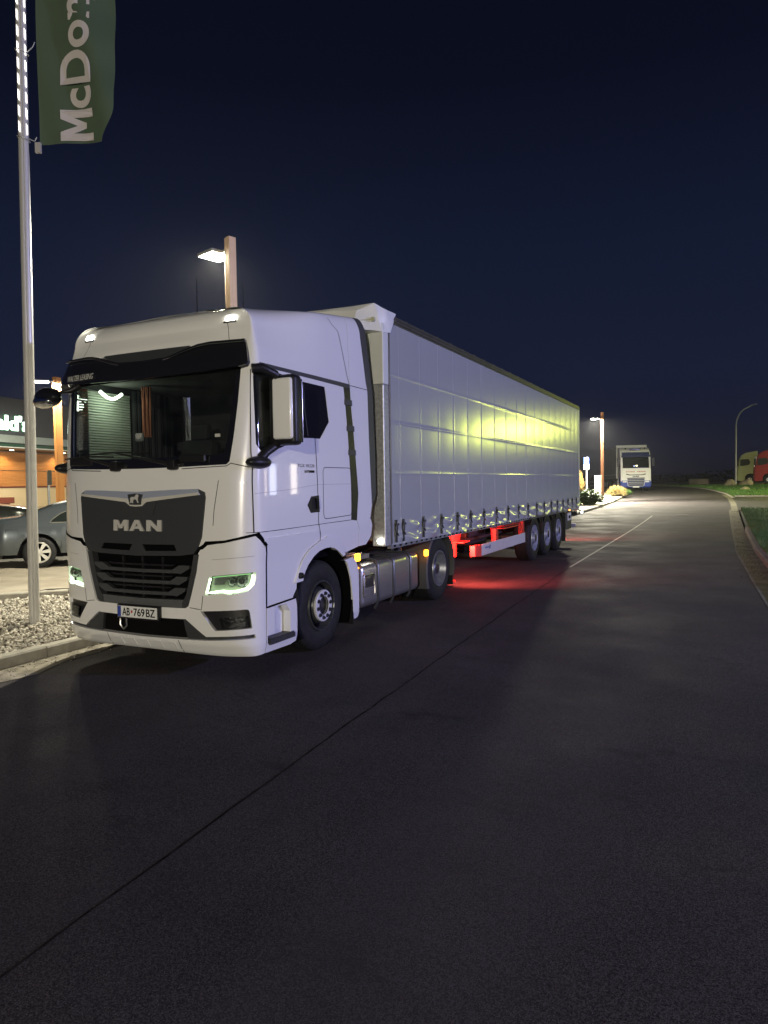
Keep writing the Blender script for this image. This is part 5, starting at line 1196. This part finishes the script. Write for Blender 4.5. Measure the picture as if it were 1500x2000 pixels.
            obj('alloy_rim', rm_, mat('alloy_silver', (.62, .61, .58), .35, metal=.7), wo_, R(40))
            dk = MB(); dk.lathe([(-s*.05, wr*.66), (-s*.05, .001)], (0, 0, 0), 'X', 24); dk.xf(Matrix.Translation((cx, s*.875, wr))@Matrix.Rotation(R(90), 4, 'Z')); obj('brake_disc', dk, GASK, wo_)
    mm = MB(); mm.box(-.7, 3.4, -.80, .80, .22, .50); obj('underbody', mm, GASK, t)
    if hb:
        mm = MB(); mm.quad((2.03, -.58, 1.52), (2.41, -.66, 1.17), (2.41, .66, 1.17), (2.03, .58, 1.52)); 
    else:
        mm = MB(); mm.quad((-.36, -.55, 1.115), (.26, -.50, 1.345), (.26, .50, 1.345), (-.36, .55, 1.115)); mm.quad((2.0, -.52, 1.325), (2.53, -.62, 1.055), (2.53, .62, 1.055), (2.0, .52, 1.325))
    for v in mm.b.verts: v.co.z += .012
    obj('window_glass', mm, MATS['car_glass'], t)
    t.location = loc; t.rotation_euler = (0, 0, rz); return t
CARP = mat('car_paint_bluegrey', (.085, .10, .115), .28, metal=.5, coat=.8)
# rear wheel of the sedan at (-9.06, 4.88), heading along (.66,.75)
hz_ = math.atan2(.75, .66); hd_ = Vector((math.cos(hz_), math.sin(hz_), 0)); sd_ = Vector((-hd_.y, hd_.x, 0))
p0 = Vector((-9.10, 4.95, zc(-9.1, 5)))+sd_*.88
car('sedan', 'blue-grey saloon car parked behind the flagpole, its rear half showing', p0, hz_, CARP)
p1 = Vector((-12.35, 6.45, zc(-12, 6.5)))+sd_*.95-hd_*2.7
car('off_roader', 'dark tall car parked beyond the saloon at the left edge', p1, hz_, mat('car_paint_darkgreen', (.03, .035, .03), .25, metal=.4, coat=.8), 1)

# ================================================================== FAR LORRIES
def box_truck(name, label, paint, low, cabw=2.45, trailer=True, style=0, group='lorries parked at the far end'):
    """nose towards -Y, origin below the middle of the front"""
    t = thing(name, label, 'truck', (0, 0, 0), group); h = cabw/2
    m = MB(); P = [(0, .40), (0, 1.85), (.10, 2.0), (.28, 2.95), (.5, 3.35), (.95, 3.62), (2.1, 3.80), (2.2, 3.78), (2.2, 1.0), (1.95, .95), (1.75, 1.12), (1.45, 1.2), (1.1, 1.1), (.9, .85), (.85, .42)]
    m.prism(P, 'X', -h, h); es = [e for e in m.b.edges if abs(abs((e.verts[0].co.x+e.verts[1].co.x)/2)-h) < .01 and max(v.co.y for v in e.verts) < 1.0]
    bmesh.ops.bevel(m.b, geom=es, offset=.12, segments=4, affect='EDGES'); cab_ = obj('cab', m, paint, t, R(35))
    m = MB(); m.prism([(-.012, .40), (-.012, .92), (.3, .98), (.86, .80), (.86, .38), (.1, .30)], 'X', -h-.01, h+.01); es = [e for e in m.b.edges if abs(abs((e.verts[0].co.x+e.verts[1].co.x)/2)-h) < .02 and max(v.co.y for v in e.verts) < .5]
    bmesh.ops.bevel(m.b, geom=es, offset=.10, segments=3, affect='EDGES'); bp_ = obj('bumper', m, low, t, R(35))
    for s in (1, -1):
        m = MB(); m.box(s*.92-.17, s*.92+.17, -.03, .02, .74, .90, bev=.03); obj('headlight', m, mat('far_headlight', (.7, .7, .65), .2), bp_)
        m = MB(); m.prism([(.35, 2.08), (.40, 2.85), (1.25, 2.88), (1.45, 2.5), (1.3, 2.2), (.8, 2.1)], 'X', s*h, s*(h+.012)); obj('side_window', m, mat('far_side_glass', (.012, .014, .016), .5, spec=.3), t)
        m = MB(); m.box(s*(h+.20)-.10, s*(h+.20)+.10, .05, .18, 2.1, 2.85, bev=.04); m.box(min(s*h, s*(h+.2)), max(s*h, s*(h+.2)), .1, .14, 2.75, 2.80); obj('mirror', m, BLK, t)
        wheel(t, s*(h-.04), 1.42, .50, .315, 'front', s)
        m = MB(); m.lathe([(0, .60), (-s*.4, .60)], (s*(h-.03), 1.42, .52), 'X', 20, R(-10), R(190)); obj('wheel_well', m, GASK, t)
    m = MB(); m.prism([(-.002, 1.98), (-.002, 1.99), (.262, 2.92), (.29, 2.92), (.10, 1.98)], 'X', -h+.16, h-.16); es = None; obj('windscreen', m, mat('far_windscreen', (.006, .008, .008), .15), t)
    m = MB(); m.prism([(.05, 2.93), (.10, 3.08), (.32, 3.06), (.27, 2.90)], 'X', -h+.05, h-.05); obj('sun_visor', m, GLBLK if style != 1 else mat('visor_navy', (.02, .03, .10), .3), t)
    g = MB(); g.prism([(-.72, 1.15), (.72, 1.15), (.58, .45), (-.58, .45)], 'Y', -.03, -.012) if style == 1 else g.prism([(-.72, 1.55), (.72, 1.55), (.62, .6), (-.62, .6)], 'Y', -.03, -.012); gr_ = obj('grille', g, mat('far_grille_navy', (.015, .02, .06), .4) if style == 1 else BLK, t)
    g = MB()
    for k in range(4): zz = .60+k*.145; q = .60+k*.028; g.box(-q, q, -.06, -.03, zz, zz+.026, bev=.006)
    g.tube([(-.78, -.045, 1.18), (-.64, -.045, .46), (-.5, -.045, .42), (.5, -.045, .42), (.64, -.045, .46), (.78, -.045, 1.18)], .022, 6); obj('grille_slats', g, paint if style == 1 else GRYP, gr_)
    m = MB(); m.box(-.26, .26, -.05, -.02, .30, .41, bev=.005); obj('number_plate', m, MATS['plate_white'], t)
    m = MB()
    for s in (-1, 1): m.box(s*.39-.04, s*.39+.04, 1.0, 6.0, .72, 1.0)
    m.box(-.5, .5, .5, 2.4, .5, 1.0); obj('chassis', m, DARK, t)
    for s in (1, -1):
        wheel(t, s*(h-.02), 5.05, .50, .60, 'rear', s); m = MB(); m.lathe([(0, .60), (-s*.60, .60)], (s*h, 5.05, .5), 'X', 20, R(0), R(180)); obj('fender', m, BLK, t)
        m = MB(); m.box(min(s*.55, s*h), max(s*.55, s*h), 2.5, 3.9, .35, .9, bev=.08); obj('tank', m, ALU, t, R(40))
        if style == 1:
            m = MB(); m.box(s*(h-.35)-.32, s*(h-.35)+.32, 2.42, 2.46, .38, 1.05, bev=.02); pn = obj('rear_step_panel', m, mat('far_panel_white', (.6, .6, .58), .5), t)
    if trailer:
        m = MB(); m.box(-1.275, 1.275, 2.75, 16.3, 1.1, 3.98, bev=.03); obj('trailer_box', m, mat('far_trailer_grey', (.16, .16, .17), .6, var=.1, vscale=1), t)
        m = MB(); m.box(-1.29, 1.29, 2.68, 2.80, 3.82, 4.06, bev=.03); m.box(-1.28, -1.20, 2.70, 2.80, 1.1, 3.9); m.box(1.20, 1.28, 2.70, 2.80, 1.1, 3.9); obj('trailer_front_frame', m, mat('frame_white', (.55, .55, .55), .5), t)
        m = MB(); m.box(-1.285, 1.285, 2.8, 16.3, 1.42, 1.46); obj('trailer_stripe', m, MATS['frame_white'], t)
        for s in (1, -1):
            for yy in (11, 12.3, 13.6): wheel(t, s*1.2, yy, .52, .38, 'trailer', s)
    return t
DW = mat('far_white_paint', (.80, .80, .76), .35, coat=.5); DBL = mat('far_blue_paint', (.02, .05, .30), .35, coat=.5)
d = box_truck('parked_truck', 'white and blue lorry with curved grille facing the camera at the road bend', DW, DBL, style=1)
for i, (tx, x0, x1, z0, z1, yy, m_) in enumerate((('DAF', -.26, .26, 1.20, 1.30, -.045, GASK),)):
    t = fit(textbm(tx, 1, .006, .04), x0, x1, z0, z1); t.xf(Matrix.Rotation(R(90), 4, 'X')); t.xf(Matrix.Translation((0, yy, 0))); obj('maker_letters', t, m_, d)
m = MB()
x = -.80
rndd = random.Random(5)
while x < .80:
    w_ = rndd.choice((.05, .07, .09)); 
    if not (-.12 < x < .06): m.box(x, x+w_*.8, -.02, -.004, 1.62, 1.70)
    x += w_*1.25
obj('red_lettering', m, mat('faded_red', (.45, .10, .08), .5), d)
m = MB(); m.prism([(-.80, 1.42), (-.55, 1.36), (.55, 1.36), (.80, 1.42), (.78, 1.50), (.5, 1.42), (-.5, 1.42), (-.78, 1.50)], 'Y', -.03, -.006); obj('grille_upper_bar', m, BLK, d)
m = MB(); m.hull([(x, y, z) for x in (-1.12, 1.12) for y, z in ((.22, 3.07), (.40, 3.09), (.42, 3.34), (.34, 3.32))]); sb = obj('roof_light_box', m, mat('roof_box_navy', (.015, .025, .09), .3), d)
m = MB()
for k, w_ in enumerate((.16, .14, .14, .12, .15, .13)): m.prism([(-.55+k*.19, .0), (-.55+k*.19+w_, .02), (-.55+k*.19+w_*.9, .16), (-.55+k*.19+.01, .15)], 'Y', -.004, .012)
m.xf(Matrix.Translation((0, .255, 3.12))@Matrix.Rotation(R(-24), 4, 'X')); obj('roof_box_letters', m, mat('soft_white', (.6, .62, .66), .5), sb)
m = MB(); m.box(-.45, .45, .62, .9, 3.50, 3.66, bev=.03); m.tube([(-.8, .7, 3.62), (-.75, .66, 3.72)], .05); m.tube([(.8, .7, 3.62), (.78, .66, 3.72)], .05); obj('roof_hatch', m, GLBLK, d)
m = MB(); m.prism([(.62, 2.95), (.75, 2.95), (.82, 1.9), (.74, 1.1), (.86, 1.35), (1.0, 1.25), (.72, 1.95)], 'X', -h_ if False else -1.245, -1.232); obj('red_side_stripe', m, mat('stripe_red', (.35, .03, .02), .4), d)
m = MB(); m.prism([(.50, 2.15), (.70, 2.0), (1.15, 1.30), (1.05, 1.25)], 'X', -1.247, -1.231); obj('navy_side_stripe', m, MATS['visor_navy'] if 'visor_navy' in MATS else DBL, d)
m = MB(); m.prism([(.2, .42), (.2, .95), (.6, 1.15), (1.0, 1.5), (1.1, 1.45), (.95, .95), (.86, .8), (.86, .42)], 'X', -1.25, -1.236); obj('blue_side_sweep', m, DBL, d)
m = MB(); m.box(-.02, .12, .25, .32, 2.12, 2.22, bev=.02); obj('cab_lit_screen', m, glow('cab_light_yellow', (1, .9, .5), 4), d); m = MB(); m.box(-.20, -.10, .25, .32, 2.12, 2.18, bev=.01); obj('cab_lit_screen', m, glow('cab_light_blue', (.5, .6, 1), 3), d)
for q in d.children:
    if q.name.startswith('cab_lit'):
        for v in q.data.vertices: v.co.y -= .33
d.location = (-2.95, 58.5, H(58.5)); d.rotation_euler = (0, 0, math.atan2(.967, -.246)-math.pi/2)
GRN = mat('pale_green_paint', (.36, .39, .21), .6); REDT = mat('red_truck_paint', (.26, .008, .012), .6)
g1 = box_truck('parked_truck', 'pale green tractor unit seen from the side at the right edge', GRN, GRN, trailer=False)
g1.location = (5.15, 89.75, H(89.75)+.05); g1.rotation_euler = (0, 0, -math.pi/2-R(1))
g2 = box_truck('parked_truck', 'red tractor unit parked in front of the pale green one, cut by the frame', REDT, REDT, trailer=False)
g2.location = (6.75, 83.6, H(83.6)+.05); g2.rotation_euler = (0, 0, -math.pi/2-R(1))
m = MB(); m.sphere((-1.235, 1.9, 3.45), .13, (.3, 1, 1)); obj('side_lamp', m, glow('cab_side_lamp', (1, .95, .7), 12), g1)

# ================================================================== THINGS AROUND THE FAR LAMP
t = thing('parking_sign', 'blue parking sign with a white plate below on a thin post', 'sign', (-4.555, 44.0, H(44)+.1)); z0 = H(44)+.1
m = MB(); m.cyl((-4.555, 44.0, z0), (-4.555, 44.0, 3.4), .045, seg=12); obj('post', m, mat('sign_post', (.45, .42, .42), .5, metal=.3), t)
m = MB(); m.box(-.17, .17, -.012, .012, -.24, .24, bev=.006); m.xf(Matrix.Translation((-4.555, 43.93, 3.14))@Matrix.Rotation(R(10), 4, 'Z')); sp_ = obj('sign_face', m, mat('sign_blue', (.03, .07, .35), .4), t)
m = MB(); m.b.free(); m = textbm('P', .42, .004, .03); m.xf(Matrix.Translation((-4.555, 43.91, 2.99))@Matrix.Rotation(R(10), 4, 'Z')@Matrix.Rotation(R(90), 4, 'X')); obj('sign_letter', m, mat('sign_white_paint', (.75, .75, .72), .5), sp_)
m = MB(); m.box(-.17, .17, -.012, .012, -.17, .15, bev=.006); m.xf(Matrix.Translation((-4.555, 43.93, 2.72))@Matrix.Rotation(R(10), 4, 'Z')); obj('lower_plate', m, MATS['sign_white_paint'], t)
z0 = H(44.1)+.10
t = thing('utility_cabinet', 'pale concrete utility cabinet standing left of the far lamp post', 'cabinet', (-3.83, 44.13, z0))
m = MB(); m.box(-4.03, -3.60, 43.98, 44.35, z0-.05, 2.08, bev=.02); cb_ = obj('housing', m, mat('cabinet_cream', (.66, .62, .50), .7, var=.06, vscale=20), t)
m = MB(); m.box(-4.05, -3.58, 43.96, 44.37, 2.082, 2.13, bev=.015); obj('lid', m, MATS['cabinet_cream'], t)
m = MB(); m.box(-4.0, -3.63, 43.965, 43.979, z0+.5, z0+.515); m.box(-3.68, -3.66, 43.96, 43.979, z0+.9, z0+1.0); obj('door_edge', m, GASK, t)
def clump(name, label, cat, c, n, sz, leaf, m, seed, up=.6, group=None, spread=1.0, stem=None, droop=.0):
    """plant: leaf blades rising from a crown, real faces through the volume"""
    t = thing(name, label, cat, c, group); rnd = random.Random(seed); vs = []; fs = []
    for i in range(n):
        a = rnd.uniform(0, 6.283); rr = rnd.random()**.6*sz[0]*spread; ht = rnd.uniform(.2, 1)*sz[1]*math.sqrt(max(.05, 1-(rr/(sz[0]*1.15))**2))
        base = Vector((math.cos(a)*rr*.35, math.sin(a)*rr*.35, 0)); tip = Vector((math.cos(a)*rr, math.sin(a)*rr, ht))
        mid = (base+tip)*.5+Vector((0, 0, .15*sz[1])); wv = Vector((rnd.uniform(-1, 1), rnd.uniform(-1, 1), rnd.uniform(-.4, .4))).normalized()*leaf
        tip2 = tip+Vector((math.cos(a), math.sin(a), -droop))*leaf*3
        b = len(vs); vs += [base-wv*.3, base+wv*.3, mid+wv, mid-wv, tip+wv*.7, tip-wv*.7, tip2]; fs += [(b, b+1, b+2, b+3), (b+3, b+2, b+4, b+5), (b+5, b+4, b+6)]
    me = bpy.data.meshes.new('foliage'); me.from_pydata([v for v in vs], [], fs); me.materials.append(m)
    o = bpy.data.objects.new('foliage', me); C.objects.link(o); o.parent = t
    m2 = MB()
    for k in range(5):
        a = k*1.25; m2.tube([(0, 0, -.05), (math.cos(a)*sz[0]*.15, math.sin(a)*sz[0]*.15, sz[1]*.4), (math.cos(a)*sz[0]*.3, math.sin(a)*sz[0]*.3, sz[1]*.75)], [.02, .014, .006], 5)
    obj_ = obj('stems', m2, mat('plant_stem', (.12, .08, .04), .8), None); obj_.parent = t
    return t
LEAF = mat('shrub_leaf', (.035, .10, .02), .5, col2=(.10, .17, .04), vscale=6)
DRY = mat('dry_grass_blade', (.38, .27, .11), .8, col2=(.30, .25, .10), vscale=6)
clump('shrub', 'dense green shrub beside the rear end of the long trailer', 'shrub', (-3.25, 37.2, H(37.2)+.12), 1500, (.85, .95), .035, LEAF, 1, droop=.3)
clump('shrub', 'small pale green shrub left of the utility cabinet foot', 'shrub', (-4.35, 42.0, H(42)+.12), 600, (.5, .6), .03, LEAF, 2)
clump('ornamental_grass', 'dry yellow tuft of ornamental grass right of the far lamp post', 'ornamental grass', (-2.95, 46.6, H(46.6)+.12), 1500, (.75, .85), .012, DRY, 3, droop=.5)
clump('shrub', 'low green shrub at the right of the dry grass tuft', 'shrub', (-2.55, 48.0, H(48)+.12), 500, (.5, .5), .03, LEAF, 4)
clump('sapling', 'bare yellowish sapling behind the parking sign', 'sapling', (-5.35, 45.9, H(46)+.12), 500, (.35, 1.95), .02, mat('sapling_leaf', (.25, .16, .05), .8), 6)
def boulder(name, label, c, s, m, seed, group=None):
    mm = MB(); mm.sphere((0, 0, 0), 1, (1, 1, 1), 4); rnd = random.Random(seed); ph = [rnd.uniform(0, 6) for _ in range(6)]
    for v in mm.b.verts:
        p = v.co.copy(); k = 1+.10*math.sin(p.x*3+ph[0])+.08*math.sin(p.y*4+ph[1])+.06*math.sin(p.z*6+p.x*4+ph[2])+.03*math.sin(p.x*13+p.y*11+ph[3])
        v.co = Vector((p.x*s[0]*k, p.y*s[1]*k, max(-.3, p.z)*s[2]*k))+Vector(c)
    o = obj(name, mm, m, None, R(50)); tag(o, label, 'boulder', group); return o
ROCK = mat('boulder_stone', (.30, .26, .17), .9, col2=(.42, .36, .25), vscale=1.5, bump=1, bscale=12)
boulder('boulder', 'rounded boulder on the grass left of the curved lamp column', (4.35, 71.5, H(71.5)+.1), (.62, .5, .62), ROCK, 1, 'boulders by the curved lamp')
boulder('boulder', 'rounded boulder on the grass right of the curved lamp column', (5.75, 72.5, H(72.5)+.1), (.62, .5, .58), ROCK, 2, 'boulders by the curved lamp')
boulder('boulder', 'small flat stone lying in the grass right of the road', (5.35, 58.0, H(58)+.05), (.40, .3, .22), ROCK, 3)
m = MB(); m.box(-.05, 2.15, 87.2, 88.4, H(88)-.1, H(88)+.72, bev=.14, seg=3)
for v in m.b.verts: v.co.x += .03*math.sin(v.co.z*7); v.co.z += .03*math.sin(v.co.x*3)
o = obj('stone_block', m, ROCK, None, R(50)); tag(o, 'long grey stone block across the end of the road', 'stone block')
m = MB(); m.lathe([(0, .001), (0, .42), (.05, .40)], (-.9, 70, H(70)+.0), 'Z', 20)
m.b.free()
# far dark tree line (one mass)
rnd = random.Random(11); vs = []; fs = []
for i in range(9000):
    x = rnd.uniform(-90, 110); hh = 1.5+.9*math.sin(x*.13)*math.sin(x*.051+1)+1.2*rnd.random(); z = 1.0+hh*rnd.random(); y = 205+rnd.uniform(-4, 4)-abs(x)*.05; b = len(vs); s = rnd.uniform(.25, .6)
    for k in range(3): a = rnd.uniform(0, 6.28); vs.append((x+s*math.cos(a), y+rnd.uniform(-.3, .3), z+s*math.sin(a)*.7))
    fs.append((b, b+1, b+2))
me = bpy.data.meshes.new('tree_line'); me.from_pydata(vs, [], fs); me.materials.append(mat('dark_foliage', (.03, .04, .02), .9))
o = bpy.data.objects.new('tree_line', me); C.objects.link(o); tag(o, 'low dark line of distant trees on the horizon', 'tree line', kind='stuff')

# ------------------------------------------------------------------ lamps of the vehicles
lamp_light('tail_light_glow', 'SPOT', (TX+1.13, 6.23, .84), 620, (1, .10, .07), .16, None, (R(78), 0, 0), spot=R(150), blend=.8)
lamp_light('tail_light_glow', 'SPOT', (TX-.80, 6.23, .70), 120, (1, .10, .07), .16, None, (R(78), 0, 0), spot=R(150), blend=.8)
lamp_light('tail_light_glow', 'SPOT', (TX+.95, 16.46, .85), 420, (1, .10, .07), .16, None, (R(70), 0, 0), spot=R(150), blend=.8)
lamp_light('tail_light_glow', 'SPOT', (TX-.95, 16.46, .85), 420, (1, .10, .07), .16, None, (R(70), 0, 0), spot=R(150), blend=.8)

# ------------------------------------------------------------------ thin air volume added so the lamps get a soft halo
m = MB(); m.box(-130, 170, -60, 262, -2, 14)
hm = bpy.data.materials.new('glow_haze_air'); hm.use_nodes = True; hm.node_tree.nodes.clear()
o_ = hm.node_tree.nodes.new('ShaderNodeOutputMaterial'); v_ = hm.node_tree.nodes.new('ShaderNodeVolumePrincipled')
v_.inputs['Density'].default_value = .00032; v_.inputs['Color'].default_value = (.92, .94, 1, 1); v_.inputs['Anisotropy'].default_value = .5
hm.node_tree.links.new(v_.outputs[0], o_.inputs['Volume']); hz_o = obj('glow_haze', m, hm); hz_o['kind'] = 'stuff'
